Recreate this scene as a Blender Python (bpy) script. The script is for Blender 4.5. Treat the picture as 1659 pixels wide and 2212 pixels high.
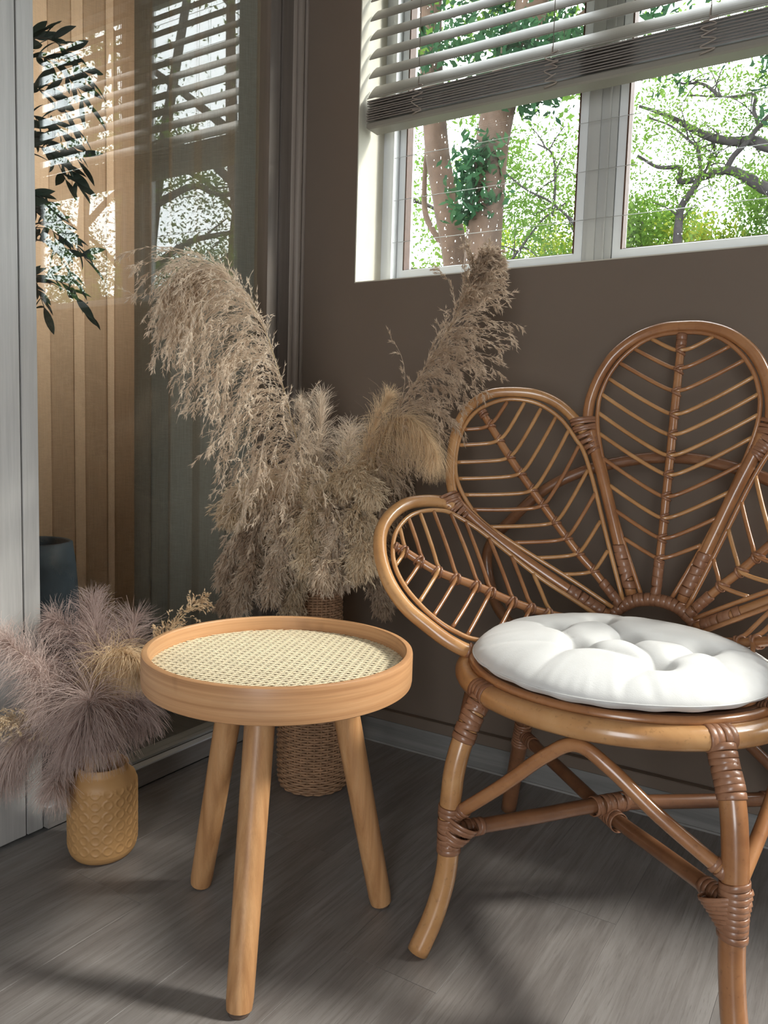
import bpy, math, random
import numpy as np
from mathutils import Vector, Matrix

# ------------------------------------------------------------------ camera, sky, exposure
scene = bpy.context.scene
col = scene.collection
for o in list(bpy.data.objects):
    bpy.data.objects.remove(o)

CAM = (1.44, -1.815, 0.85)
FPX = 1701.1
YAW, PITCH, ROLL = math.radians(-31.856), math.radians(-5.580), math.radians(-1.736)
f_ = Vector((math.sin(YAW) * math.cos(PITCH), math.cos(YAW) * math.cos(PITCH), math.sin(PITCH)))
r_ = Vector((math.cos(YAW), -math.sin(YAW), 0))
d_ = -r_.cross(f_)
rx = math.cos(ROLL) * r_ + math.sin(ROLL) * d_
dn = -math.sin(ROLL) * r_ + math.cos(ROLL) * d_
cam_data = bpy.data.cameras.new('camera')
cam_data.sensor_fit = 'VERTICAL'
cam_data.sensor_height = 24.0
cam_data.lens = FPX / 2212 * 24.0
cam_data.clip_start = 0.02
cam_data.clip_end = 200
cam = bpy.data.objects.new('camera', cam_data)
col.objects.link(cam)
cam.matrix_world = Matrix(((rx.x, -dn.x, -f_.x, CAM[0]), (rx.y, -dn.y, -f_.y, CAM[1]), (rx.z, -dn.z, -f_.z, CAM[2]), (0, 0, 0, 1)))
scene.camera = cam

SKY = 11.0
world = bpy.data.worlds.new('overcast_sky')
scene.world = world
world.use_nodes = True
bg = world.node_tree.nodes['Background']
bg.inputs['Color'].default_value = (0.93, 0.97, 1.0, 1)
bg.inputs['Strength'].default_value = SKY

sun_data = bpy.data.lights.new('hazy_sun', 'SUN')
sun_data.energy = 6.3
sun_data.angle = math.radians(9)
sun_data.color = (1.0, 0.95, 0.88)
sun = bpy.data.objects.new('hazy_sun', sun_data)
col.objects.link(sun)
sun.rotation_euler = Vector((0.88, 0.47, 0.80)).to_track_quat('Z', 'Y').to_euler()

def portal(name, loc, rot, sx, sy):
    l = bpy.data.lights.new(name, 'AREA')
    l.shape = 'RECTANGLE'; l.size = sx; l.size_y = sy
    l.cycles.is_portal = True
    o = bpy.data.objects.new(name, l)
    col.objects.link(o); o.location = loc; o.rotation_euler = rot
    return o
portal('daylight_window', (0.825, 0.24, 1.81), (math.pi / 2 * -1, 0, 0), 1.3, 1.15)
portal('daylight_second_window', (2.54, 0.24, 1.685), (-math.pi / 2, 0, 0), 2.05, 1.9)
portal('rear_fill_portal', (2.2, -4.15, 1.08), (math.pi / 2, 0, 0), 1.05, 2.2)  # sky portal at the rear opening, added for fill from behind the camera

scene.view_settings.view_transform = 'Standard'
scene.view_settings.look = 'None'
scene.view_settings.gamma = 1.0
scene.view_settings.use_curve_mapping = False
scene.view_settings.exposure = 0.0
scene.cycles.use_denoising = True
scene.cycles.use_adaptive_sampling = True
scene.cycles.adaptive_threshold = 0.06
scene.cycles.adaptive_min_samples = 16
scene.cycles.max_bounces = 7
scene.cycles.diffuse_bounces = 3
scene.cycles.glossy_bounces = 4
scene.cycles.transmission_bounces = 6
scene.cycles.transparent_max_bounces = 24
scene.cycles.caustics_reflective = False
scene.cycles.caustics_refractive = False
scene.cycles.sample_clamp_indirect = 6.0

rng = np.random.default_rng(7)
random.seed(7)

# ------------------------------------------------------------------ materials
MATS = {}
class NT:
    def __init__(self, name):
        m = bpy.data.materials.new(name); m.use_nodes = True
        self.m = m; self.t = m.node_tree; self.t.nodes.clear()
        self.out = self.n('ShaderNodeOutputMaterial')
    def n(self, typ, **kw):
        nd = self.t.nodes.new(typ)
        for k, v in kw.items():
            setattr(nd, k, v)
        return nd
    def l(self, a, b):
        self.t.links.new(a, b)
    def val(self, sock, v):
        if hasattr(v, 'links') or isinstance(v, bpy.types.NodeSocket):
            self.l(v, sock)
        else:
            sock.default_value = v
    def coords(self, scale=(1, 1, 1), rot=(0, 0, 0), kind='Object'):
        tc = self.n('ShaderNodeTexCoord'); mp = self.n('ShaderNodeMapping')
        self.l(tc.outputs[kind], mp.inputs['Vector'])
        mp.inputs['Scale'].default_value = scale; mp.inputs['Rotation'].default_value = rot
        return mp.outputs['Vector']
    def noise(self, vec, scale=5, detail=4, rough=0.55, dist=0.0):
        nd = self.n('ShaderNodeTexNoise')
        self.l(vec, nd.inputs['Vector'])
        nd.inputs['Scale'].default_value = scale; nd.inputs['Detail'].default_value = detail
        nd.inputs['Roughness'].default_value = rough; nd.inputs['Distortion'].default_value = dist
        return nd.outputs['Fac']
    def ramp(self, fac, stops):
        nd = self.n('ShaderNodeValToRGB')
        self.l(fac, nd.inputs['Fac'])
        cr = nd.color_ramp
        while len(cr.elements) < len(stops):
            cr.elements.new(0.5)
        for e, (p, c) in zip(cr.elements, stops):
            e.position = p
            e.color = (*c, 1) if len(c) == 3 else c
        return nd.outputs['Color']
    def mix(self, fac, a, b, mode='MIX'):
        nd = self.n('ShaderNodeMix', data_type='RGBA', blend_type=mode)
        self.val(nd.inputs[0], fac); 
        for s, v in ((nd.inputs[6], a), (nd.inputs[7], b)):
            if isinstance(v, tuple): s.default_value = (*v[:3], 1)
            else: self.l(v, s)
        return nd.outputs[2]
    def math(self, op, a, b=0.0):
        nd = self.n('ShaderNodeMath', operation=op)
        self.val(nd.inputs[0], a); self.val(nd.inputs[1], b)
        return nd.outputs[0]
    def bump(self, h, strength=0.3, dist=0.002):
        nd = self.n('ShaderNodeBump')
        self.l(h, nd.inputs['Height'])
        nd.inputs['Strength'].default_value = strength; nd.inputs['Distance'].default_value = dist
        return nd.outputs['Normal']
    def principled(self, color, rough=0.5, spec=0.5, normal=None, metallic=0.0, coat=0.0, sheen=0.0):
        p = self.n('ShaderNodeBsdfPrincipled')
        if isinstance(color, tuple): p.inputs['Base Color'].default_value = (*color[:3], 1)
        else: self.l(color, p.inputs['Base Color'])
        self.val(p.inputs['Roughness'], rough)
        p.inputs['Specular IOR Level'].default_value = spec
        p.inputs['Metallic'].default_value = metallic
        p.inputs['Coat Weight'].default_value = coat
        p.inputs['Coat Roughness'].default_value = 0.15
        p.inputs['Sheen Weight'].default_value = sheen
        if normal is not None: self.l(normal, p.inputs['Normal'])
        return p.outputs['BSDF']
    def done(self, bsdf):
        self.l(bsdf, self.out.inputs['Surface']); return self.m

def plain(name, color, rough=0.5, spec=0.4, var=0.12, scale=6, metallic=0.0, coat=0.0, bump=0.0):
    t = NT(name)
    v = t.coords((1, 1, 1))
    nz = t.noise(v, scale, 5)
    c = t.ramp(nz, [(0.25, tuple(x * (1 - var) for x in color)), (0.75, tuple(min(1, x * (1 + var)) for x in color))])
    nrm = t.bump(t.noise(v, scale * 18, 3), bump, 0.001) if bump else None
    return t.done(t.principled(c, rough, spec, nrm, metallic, coat))

def wood(name, c1, c2, c3, scale, rough=0.45, spec=0.4, coat=0.0, bump=0.25, kind='Object', knots=False, dist=0.6):
    t = NT(name)
    v = t.coords(scale, kind=kind)
    big = t.noise(v, 1.0, 6, 0.6, dist)
    fine = t.noise(t.coords(tuple(s * 4 for s in scale), kind=kind), 1.0, 4, 0.7, 0.2)
    c = t.ramp(big, [(0.3, c1), (0.5, c2), (0.72, c3)])
    c = t.mix(t.math('MULTIPLY', t.math('SUBTRACT', fine, 0.35), 0.9), c, tuple(x * 0.55 for x in c1))
    if knots:
        tc = t.coords((1, 1, 1))
        w = t.noise(tc, 9.0, 2, 0.5, 0.5)
        k = t.ramp(w, [(0.62, (0, 0, 0)), (0.70, (1, 1, 1))])
        c = t.mix(t.math('MULTIPLY', k, 0.35), c, tuple(x * 0.6 for x in c1))
    nrm = t.bump(fine, bump, 0.0006)
    return t.done(t.principled(c, rough, spec, nrm, 0, coat))

def fibre(name, c1, c2, trans=0.45, scale=30):
    t = NT(name)
    v = t.coords((1, 1, 1))
    c = t.ramp(t.noise(v, scale, 3), [(0.3, c1), (0.7, c2)])
    d = t.n('ShaderNodeBsdfDiffuse'); tr = t.n('ShaderNodeBsdfTranslucent'); mx = t.n('ShaderNodeMixShader')
    t.l(c, d.inputs['Color']); t.l(c, tr.inputs['Color'])
    mx.inputs[0].default_value = trans
    t.l(d.outputs[0], mx.inputs[1]); t.l(tr.outputs[0], mx.inputs[2])
    return t.done(mx.outputs[0])

def glass(name, f0=0.045, tint=(1, 1, 1), dirt=0.0):
    t = NT(name)
    lw = t.n('ShaderNodeLayerWeight'); lw.inputs['Blend'].default_value = 0.5
    p5 = t.math('POWER', lw.outputs['Facing'], 5.0)
    fr = t.math('ADD', t.math('MULTIPLY', p5, 1 - f0), f0)
    tr = t.n('ShaderNodeBsdfTransparent'); tr.inputs['Color'].default_value = (*tint, 1)
    gl = t.n('ShaderNodeBsdfGlossy'); gl.inputs['Roughness'].default_value = 0.0
    mx = t.n('ShaderNodeMixShader')
    t.l(fr, mx.inputs[0]); t.l(tr.outputs[0], mx.inputs[1]); t.l(gl.outputs[0], mx.inputs[2])
    out = mx.outputs[0]
    if dirt:
        df = t.n('ShaderNodeBsdfTranslucent'); df.inputs['Color'].default_value = (0.9, 0.9, 0.9, 1)
        m2 = t.n('ShaderNodeMixShader')
        nz = t.ramp(t.noise(t.coords((9, 1, 1.5)), 3.0, 5, 0.6), [(0.45, (0, 0, 0)), (0.8, (dirt,) * 3)])
        t.l(nz, m2.inputs[0]); t.l(out, m2.inputs[1]); t.l(df.outputs[0], m2.inputs[2])
        out = m2.outputs[0]
    return t.done(out)

def linen(name, c, trans=0.5, weave=900):
    t = NT(name)
    v1 = t.coords((40, 40, 700)); v2 = t.coords((500, 500, 14))
    a = t.noise(v1, 1.0, 3, 0.6); b = t.noise(v2, 1.0, 3, 0.6)
    s = t.math('ADD', a, b)
    cc = t.ramp(t.math('MULTIPLY', s, 0.5), [(0.3, tuple(x * 0.72 for x in c)), (0.62, c)])
    d = t.n('ShaderNodeBsdfDiffuse'); tr = t.n('ShaderNodeBsdfTranslucent'); mx = t.n('ShaderNodeMixShader')
    t.l(cc, d.inputs['Color']); t.l(cc, tr.inputs['Color'])
    mx.inputs[0].default_value = trans
    t.l(d.outputs[0], mx.inputs[1]); t.l(tr.outputs[0], mx.inputs[2])
    return t.done(mx.outputs[0])

M = {}
M['wall'] = plain('taupe_wall_paint', (0.165, 0.127, 0.099), 0.75, 0.25, 0.05, 3, bump=0.06)
M['white_wall'] = plain('white_wall_paint', (0.42, 0.39, 0.36), 0.8, 0.2, 0.03, 3)
M['reveal'] = plain('cream_reveal_paint', (0.56, 0.53, 0.45), 0.7, 0.25, 0.05, 12, bump=0.1)
def plank_mat():
    t = NT('grey_vinyl_plank')
    oi = t.n('ShaderNodeObjectInfo')
    tc = t.n('ShaderNodeTexCoord'); cb = t.n('ShaderNodeVectorMath', operation='ADD')
    sc = t.n('ShaderNodeVectorMath', operation='SCALE'); 
    t.l(oi.outputs['Location'], sc.inputs[0]); sc.inputs['Scale'].default_value = 3.7
    t.l(tc.outputs['Object'], cb.inputs[0]); t.l(sc.outputs[0], cb.inputs[1])
    def mp(scale):
        m = t.n('ShaderNodeMapping'); t.l(cb.outputs[0], m.inputs['Vector']); m.inputs['Scale'].default_value = scale
        return m.outputs['Vector']
    big = t.noise(mp((9, 1.3, 9)), 1.0, 5, 0.6, 1.6)
    grain = t.noise(mp((95, 3.2, 95)), 1.0, 5, 0.72, 0.8)
    pores = t.noise(mp((420, 16, 420)), 1.0, 3, 0.7, 0.2)
    c = t.ramp(big, [(0.28, (0.165, 0.148, 0.138)), (0.5, (0.225, 0.206, 0.194)), (0.72, (0.275, 0.255, 0.242))])
    c = t.mix(t.ramp(grain, [(0.42, (0, 0, 0)), (0.66, (0.55, 0.55, 0.55))]), c, (0.125, 0.106, 0.095))
    c = t.mix(t.ramp(pores, [(0.55, (0, 0, 0)), (0.7, (0.55, 0.55, 0.55))]), c, (0.10, 0.085, 0.078))
    rgh = t.math('ADD', t.math('MULTIPLY', grain, 0.25), 0.30)
    h = t.math('ADD', grain, t.math('MULTIPLY', pores, 0.6))
    return t.done(t.principled(c, rgh, 0.5, t.bump(h, 0.35, 0.0008)))
M['plank'] = plank_mat()
M['skirting'] = wood('grey_wood_skirting', (0.16, 0.155, 0.15), (0.22, 0.215, 0.205), (0.28, 0.27, 0.26), (1.2, 14, 22), 0.45, 0.4, dist=1.2)
M['skirting_y'] = wood('grey_wood_kerb', (0.21, 0.19, 0.175), (0.29, 0.265, 0.245), (0.36, 0.33, 0.31), (14, 1.2, 22), 0.45, 0.4, dist=1.2)
M['pale_wood'] = wood('pale_grey_wood_panel', (0.36, 0.345, 0.33), (0.44, 0.425, 0.405), (0.50, 0.485, 0.465), (22, 22, 0.8), 0.5, 0.35, dist=0.8)
M['dark_frame'] = wood('brown_door_frame', (0.13, 0.108, 0.092), (0.16, 0.135, 0.115), (0.19, 0.16, 0.14), (30, 30, 1.0), 0.5, 0.4)
M['door_trim'] = wood('taupe_door_trim', (0.27, 0.225, 0.19), (0.30, 0.25, 0.215), (0.33, 0.28, 0.24), (30, 30, 1.0), 0.5, 0.4)
M['black'] = plain('black_rubber', (0.012, 0.012, 0.012), 0.7, 0.2)
M['metal'] = plain('brushed_aluminium', (0.62, 0.63, 0.62), 0.35, 0.5, 0.04, 8, metallic=0.6)
M['sealant'] = plain('grey_sealant', (0.25, 0.24, 0.23), 0.6, 0.3)
M['white_frame'] = plain('white_aluminium', (0.70, 0.72, 0.73), 0.35, 0.5, 0.03, 8)
M['grey_frame'] = plain('grey_aluminium', (0.42, 0.42, 0.40), 0.45, 0.4, 0.05, 5)
M['gasket'] = plain('brown_gasket', (0.085, 0.045, 0.028), 0.6, 0.3, 0.2, 60)
M['wire'] = plain('steel_wire', (0.45, 0.45, 0.45), 0.3, 0.5, 0.02, 5, metallic=0.8)
M['slat'] = plain('grey_blind_slat', (0.235, 0.218, 0.185), 0.45, 0.4, 0.05, 8)
M['slat_stack'] = plain('taupe_blind_slat_edge', (0.20, 0.175, 0.155), 0.5, 0.3, 0.06, 20)
M['cord'] = plain('blind_cord', (0.17, 0.145, 0.125), 0.8, 0.2)
M['cord_loop'] = plain('blind_cord_loops', (0.33, 0.28, 0.24), 0.7, 0.3)
M['glass'] = glass('window_glass', 0.045, (0.985, 1.0, 0.995), 0.006)
M['door_glass'] = glass('door_glass', 0.055, (0.97, 0.985, 0.975))
M['bamboo_rim'] = wood('bamboo_rim', (0.40, 0.195, 0.085), (0.53, 0.28, 0.130), (0.63, 0.365, 0.185), (2.2, 2.2, 150), 0.42, 0.4, 0.05, 0.15, knots=True, dist=0.2)
M['bamboo_leg'] = wood('bamboo_leg', (0.33, 0.155, 0.062), (0.48, 0.25, 0.108), (0.60, 0.345, 0.165), (75, 75, 0.9), 0.42, 0.4, 0.05, 0.15, knots=False, dist=0.12)
M['cane'] = plain('pale_cane', (0.80, 0.70, 0.50), 0.45, 0.4, 0.1, 60)
M['tray'] = wood('tray_board', (0.16, 0.10, 0.055), (0.20, 0.13, 0.07), (0.24, 0.16, 0.09), (30, 4, 4), 0.6, 0.3)
M['pad'] = plain('brown_felt_pad', (0.10, 0.07, 0.055), 0.9, 0.1)

def rattan(name, c1, c2, c3, rough=0.28, coat=0.5):
    t = NT(name)
    v = t.coords((1, 1, 1))
    big = t.noise(v, 11.0, 4, 0.6, 0.3)
    sp = t.noise(v, 120.0, 3, 0.6)
    c = t.ramp(big, [(0.28, c1), (0.5, c2), (0.72, c3)])
    c = t.mix(t.ramp(sp, [(0.60, (0, 0, 0)), (0.75, (0.5, 0.5, 0.5))]), c, tuple(x * 0.5 for x in c1))
    return t.done(t.principled(c, rough, 0.5, t.bump(sp, 0.08, 0.0008), 0, coat))
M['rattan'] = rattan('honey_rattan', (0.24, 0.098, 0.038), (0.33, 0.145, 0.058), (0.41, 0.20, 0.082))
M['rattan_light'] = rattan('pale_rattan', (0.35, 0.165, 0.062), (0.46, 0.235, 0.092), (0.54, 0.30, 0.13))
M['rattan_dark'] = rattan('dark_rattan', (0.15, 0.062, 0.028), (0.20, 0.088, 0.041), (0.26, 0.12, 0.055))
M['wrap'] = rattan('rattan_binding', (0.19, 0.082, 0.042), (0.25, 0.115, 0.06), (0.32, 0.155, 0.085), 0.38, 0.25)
def cotton():
    t = NT('white_cotton')
    v = t.coords((1, 1, 1))
    w = t.math('ADD', t.noise(t.coords((900, 200, 900)), 1, 2), t.noise(t.coords((200, 900, 200)), 1, 2))
    c = t.ramp(t.noise(v, 14, 4), [(0.3, (0.58, 0.572, 0.555)), (0.7, (0.635, 0.627, 0.612))])
    return t.done(t.principled(c, 0.9, 0.15, t.bump(w, 0.25, 0.0006), sheen=0.15))
M['cotton'] = cotton()
M['wicker'] = plain('brown_wicker', (0.40, 0.235, 0.135), 0.55, 0.35, 0.3, 60)
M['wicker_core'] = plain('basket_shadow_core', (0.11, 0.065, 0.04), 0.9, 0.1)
M['amber'] = plain('amber_ceramic', (0.45, 0.25, 0.10), 0.48, 0.4, 0.12, 12, coat=0.0)
M['pampas'] = fibre('pampas_beige', (0.66, 0.53, 0.405), (0.86, 0.74, 0.60))
M['pampas_cream'] = fibre('pampas_cream', (0.68, 0.545, 0.385), (0.86, 0.735, 0.56))
M['pampas_gold'] = fibre('pampas_gold', (0.64, 0.475, 0.30), (0.82, 0.645, 0.44))
M['pampas_brown'] = fibre('pampas_brown', (0.46, 0.345, 0.25), (0.66, 0.53, 0.405))
M['pampas_white'] = fibre('pampas_white', (0.66, 0.555, 0.445), (0.82, 0.71, 0.585))
M['mauve'] = fibre('mauve_grass', (0.46, 0.355, 0.32), (0.66, 0.53, 0.485))
M['mauve_pale'] = fibre('pale_mauve_grass', (0.60, 0.48, 0.435), (0.80, 0.67, 0.615))
M['stalk'] = plain('dry_stalk', (0.42, 0.31, 0.18), 0.7, 0.2, 0.2, 40)
M['curtain_gold'] = linen('golden_linen', (0.52, 0.345, 0.21), 0.40)
M['curtain_grey'] = linen('grey_linen', (0.40, 0.385, 0.335), 0.25)
M['pot'] = plain('blue_black_pot', (0.030, 0.042, 0.055), 0.6, 0.35, 0.3, 14)
M['soil'] = plain('potting_soil', (0.03, 0.022, 0.016), 0.95, 0.1)
M['olive_leaf'] = fibre('olive_leaf', (0.035, 0.06, 0.05), (0.06, 0.09, 0.075), 0.12)
M['olive_fruit'] = plain('dark_olive_fruit', (0.02, 0.022, 0.022), 0.35, 0.5)
M['olive_bark'] = plain('olive_bark', (0.10, 0.085, 0.065), 0.85, 0.2, 0.3, 30)
M['bark'] = plain('tree_bark', (0.045, 0.029, 0.020), 0.9, 0.1, 0.35, 7, bump=0.8)
M['bark_dark'] = plain('dark_tree_bark', (0.03, 0.026, 0.026), 0.9, 0.1, 0.3, 7)
M['leaf_mid'] = fibre('leaf_green', (0.05, 0.105, 0.018), (0.11, 0.18, 0.03), 0.5, 2.0)
M['leaf_dark'] = fibre('leaf_dark_green', (0.012, 0.035, 0.018), (0.028, 0.065, 0.026), 0.35, 2.0)
M['leaf_yellow'] = fibre('leaf_yellow_green', (0.12, 0.18, 0.02), (0.24, 0.26, 0.03), 0.5, 1.5)
M['lawn'] = plain('lawn_ground', (0.05, 0.062, 0.035), 0.95, 0.1, 0.4, 3)
def drops():
    t = NT('rain_drop')
    g = t.n('ShaderNodeBsdfGlass'); g.inputs['IOR'].default_value = 1.33; g.inputs['Roughness'].default_value = 0.05
    tr = t.n('ShaderNodeBsdfTransparent'); mx = t.n('ShaderNodeMixShader'); mx.inputs[0].default_value = 0.75
    t.l(tr.outputs[0], mx.inputs[1]); t.l(g.outputs[0], mx.inputs[2])
    return t.done(mx.outputs[0])
M['drop'] = drops()

# ------------------------------------------------------------------ mesh helpers
WL = {}
def arr(p): return np.asarray(p, dtype=float)
def unit(v):
    v = arr(v); return v / max(1e-12, np.linalg.norm(v))

def catmull(pts, per=8, closed=False):
    P = arr(pts)
    if closed:
        Q = np.vstack([P[-1], P, P[0], P[1]])
        nseg = len(P)
    else:
        Q = np.vstack([2 * P[0] - P[1], P, 2 * P[-1] - P[-2]])
        nseg = len(P) - 1
    out = []
    for i in range(nseg):
        p0, p1, p2, p3 = Q[i:i + 4]
        for k in range(per):
            t = k / per
            out.append(0.5 * ((2 * p1) + (-p0 + p2) * t + (2 * p0 - 5 * p1 + 4 * p2 - p3) * t * t + (-p0 + 3 * p1 - 3 * p2 + p3) * t ** 3))
    if not closed: out.append(P[-1])
    return arr(out)

def frames(P, closed=False, up=None):
    n = len(P)
    T = np.zeros_like(P)
    for i in range(n):
        a = P[(i + 1) % n] if (closed or i < n - 1) else P[i]
        b = P[i - 1] if (closed or i > 0) else P[i]
        T[i] = unit(a - b)
    u0 = arr((0, 0, 1)) if up is None else arr(up)
    if abs(T[0] @ u0) > 0.95: u0 = arr((1, 0, 0))
    U = np.zeros_like(P)
    U[0] = unit(u0 - T[0] * (T[0] @ u0))
    for i in range(1, n):
        U[i] = unit(U[i - 1] - T[i] * (T[i] @ U[i - 1]))
    V = np.cross(T, U)
    return T, U, V

class MB:
    def __init__(self):
        self.v = []; self.f = []; self.n = 0
    def add(self, verts, faces):
        verts = arr(verts)
        self.v.append(verts)
        b = self.n
        self.f.extend([tuple(int(i) + b for i in fc) for fc in faces])
        self.n += len(verts)
        return self
    def box(self, lo, hi, bevel=0.0):
        x0, y0, z0 = lo; x1, y1, z1 = hi
        if bevel <= 0:
            v = [(x0, y0, z0), (x1, y0, z0), (x1, y1, z0), (x0, y1, z0), (x0, y0, z1), (x1, y0, z1), (x1, y1, z1), (x0, y1, z1)]
            return self.add(v, [(0, 3, 2, 1), (4, 5, 6, 7), (0, 1, 5, 4), (1, 2, 6, 5), (2, 3, 7, 6), (3, 0, 4, 7)])
        b = bevel
        v = []
        for z, i in ((z0, b), (z0 + b, 0), (z1 - b, 0), (z1, b)):
            v += [(x0 + i, y0 + i, z), (x1 - i, y0 + i, z), (x1 - i, y1 - i, z), (x0 + i, y1 - i, z)]
        f = [(3, 2, 1, 0), (12, 13, 14, 15)]
        for k in range(3):
            for j in range(4):
                f.append((4 * k + j, 4 * k + (j + 1) % 4, 4 * k + 4 + (j + 1) % 4, 4 * k + 4 + j))
        return self.add(v, f)
    def tube(self, P, r, seg=10, closed=False, up=None, flat=1.0):
        P = arr(P); n = len(P)
        R = np.full(n, float(r)) if np.isscalar(r) else np.interp(np.linspace(0, 1, n), np.linspace(0, 1, len(r)), r)
        T, U, V = frames(P, closed, up)
        th = np.linspace(0, 2 * math.pi, seg, endpoint=False)
        ring = (np.cos(th)[None, :, None] * U[:, None, :] + flat * np.sin(th)[None, :, None] * V[:, None, :]) * R[:, None, None] + P[:, None, :]
        verts = ring.reshape(-1, 3)
        fs = []
        for i in range(n if closed else n - 1):
            a = i * seg; b = ((i + 1) % n) * seg
            for j in range(seg):
                k = (j + 1) % seg
                fs.append((a + j, a + k, b + k, b + j))
        if not closed:
            fs.append(tuple(range(seg - 1, -1, -1)))
            fs.append(tuple((n - 1) * seg + j for j in range(seg)))
        return self.add(verts, fs)
    def lathe(self, prof, center, seg=48, caps=True):
        cx_, cy_, cz_ = center
        th = np.linspace(0, 2 * math.pi, seg, endpoint=False)
        v = []
        for r, z in prof:
            for t in th:
                v.append((cx_ + r * math.cos(t), cy_ + r * math.sin(t), cz_ + z))
        fs = []
        for i in range(len(prof) - 1):
            for j in range(seg):
                k = (j + 1) % seg
                fs.append((i * seg + j, i * seg + k, (i + 1) * seg + k, (i + 1) * seg + j))
        if caps:
            fs.append(tuple(range(seg - 1, -1, -1)))
            fs.append(tuple((len(prof) - 1) * seg + j for j in range(seg)))
        return self.add(v, fs)
    def ring(self, c, nrm, u, a, b, w, t, seg=18, skew=0.0):
        # one turn of a flat binding strip around an elliptical section
        c = arr(c); nrm = unit(nrm); u = unit(arr(u) - nrm * (nrm @ arr(u))); v = np.cross(nrm, u)
        prof = [(-w, -t), (-w * .72, t), (w * .72, t), (w, -t), (w * .5, -1.5 * t), (-w * .5, -1.5 * t)]
        vs = []
        for k in range(seg):
            th = 2 * math.pi * k / seg
            rad = unit(u * math.cos(th) * b + v * math.sin(th) * a)
            p = c + u * a * math.cos(th) + v * b * math.sin(th) + nrm * skew * math.cos(th + 0.7)
            for dw, dt in prof:
                vs.append(p + nrm * dw + rad * dt)
        m = len(prof); fs = []
        for k in range(seg):
            k2 = (k + 1) % seg
            for j in range(m):
                j2 = (j + 1) % m
                fs.append((k * m + j, k2 * m + j, k2 * m + j2, k * m + j2))
        return self.add(vs, fs)
    def build(self, name, mat, parent=None, base=None, smooth=True, angle=None):
        V = np.vstack(self.v)
        off = arr(WL[parent.name]) if parent is not None else (arr(base) if base is not None else V.mean(0) * 0)
        me = bpy.data.meshes.new(name)
        me.from_pydata((V - off).tolist(), [], self.f)
        me.materials.append(mat)
        if smooth:
            me.polygons.foreach_set('use_smooth', [True] * len(me.polygons))
            if angle: me.set_sharp_from_angle(angle=math.radians(angle))
        me.update()
        o = bpy.data.objects.new(name, me)
        col.objects.link(o)
        if parent is not None:
            o.parent = parent
        else:
            o.location = Vector(off)
        WL[o.name] = tuple(off)
        return o

def empty(name, loc, label, cat, group=None):
    o = bpy.data.objects.new(name, None); col.objects.link(o)
    o.location = loc; o.empty_display_size = 0.05
    WL[o.name] = tuple(loc)
    tag(o, label, cat, group)
    return o
def tag(o, label=None, cat=None, group=None, kind=None):
    if label: o['label'] = label
    if cat: o['category'] = cat
    if group: o['group'] = group
    if kind: o['kind'] = kind
    return o
def struct(o, label=None):
    o['kind'] = 'structure'
    if label: o['label'] = label
    return o
def B(lo, hi, name, mat, parent=None, base=None, bevel=0.0, smooth=False):
    m = MB().box(lo, hi, bevel)
    return m.build(name, mat, parent, base if base is not None else ((lo[0] + hi[0]) / 2, (lo[1] + hi[1]) / 2, lo[2]), smooth)

# ------------------------------------------------------------------ room shell
XR, YR, ZC = 3.8, -4.0, 2.7
W1 = (0.194, 1.455, 1.26, 2.36)
W2 = (1.53, 3.55, 0.75, 2.62)
floor = struct(MB().box((-1.3, YR, -0.12), (XR, 0.0, -0.006)).build('floor', M['skirting'], base=(0, 0, -0.006), smooth=False), 'grey wood plank vinyl floor')
plank_me = {}
PW, PL = 0.182, 1.22
ix = 0
x = 0.02
while x < XR:
    x1 = min(x + PW, XR)
    y = -0.012 + (ix * 0.37 % 1.0) * 0.9
    while y > YR:
        ya, yb = max(YR, y - PL), min(y, -0.012)
        if yb - ya > 0.05:
            p = MB().box((x + 0.0002, ya + 0.0002, -0.006), (x1 - 0.0002, yb - 0.0002, 0.0), 0.0003)
            V = np.vstack(p.v); c = V.mean(0)
            o = p.build('plank', M['plank'], floor, smooth=False)
            # local origin at each plank so that the grain differs from board to board
            o.data.transform(Matrix.Translation(Vector((-(x + ix * 0.0), -ya, 0)))); o.location = Vector((x, ya, 0)) + Vector((0, 0, 0))
        y -= PL
    x = x1; ix += 1

wb = MB()
T = 0.22
xs = [-1.3, W1[0], W1[1], W2[0], W2[1], XR]
wb.box((xs[0], 0, 0), (xs[1], T, ZC)); wb.box((xs[2], 0, 0), (xs[3], T, ZC)); wb.box((xs[4], 0, 0), (xs[5], T, ZC))
for W in (W1, W2):
    wb.box((W[0], 0, 0), (W[1], T, W[2])); wb.box((W[0], 0, W[3]), (W[1], T, ZC))
wall_back = struct(wb.build('wall_back', M['wall'], base=(0, 0, 0), smooth=False), 'dim taupe painted wall under the window')
for W in (W1, W2):
    r = MB(); e = 0.003
    r.box((W[0] - 0.0, 0.001, W[2]), (W[0] + e, T, W[3])); r.box((W[1] - e, 0.001, W[2]), (W[1], T, W[3]))
    r.box((W[0] + e, 0.001, W[2]), (W[1] - e, T, W[2] + e)); r.box((W[0] + e, 0.001, W[3] - e), (W[1] - e, T, W[3]))
    r.build('reveal', M['reveal'], wall_back, smooth=False)
struct(B((-1.3, YR, ZC), (XR, T, ZC + 0.1), 'ceiling', M['white_wall']))
struct(B((XR, YR, 0), (XR + 0.12, T, ZC), 'wall_right', M['white_wall']))
wr = MB()
wr.box((-1.3, YR - 0.12, 0), (1.7, YR, ZC)); wr.box((2.7, YR - 0.12, 0), (XR, YR, ZC)); wr.box((1.7, YR - 0.12, 2.15), (2.7, YR, ZC))  # gap left in the unseen rear wall, added to let in front fill
struct(wr.build('wall_rear', M['white_wall'], base=(0, YR, 0), smooth=False))

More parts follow.
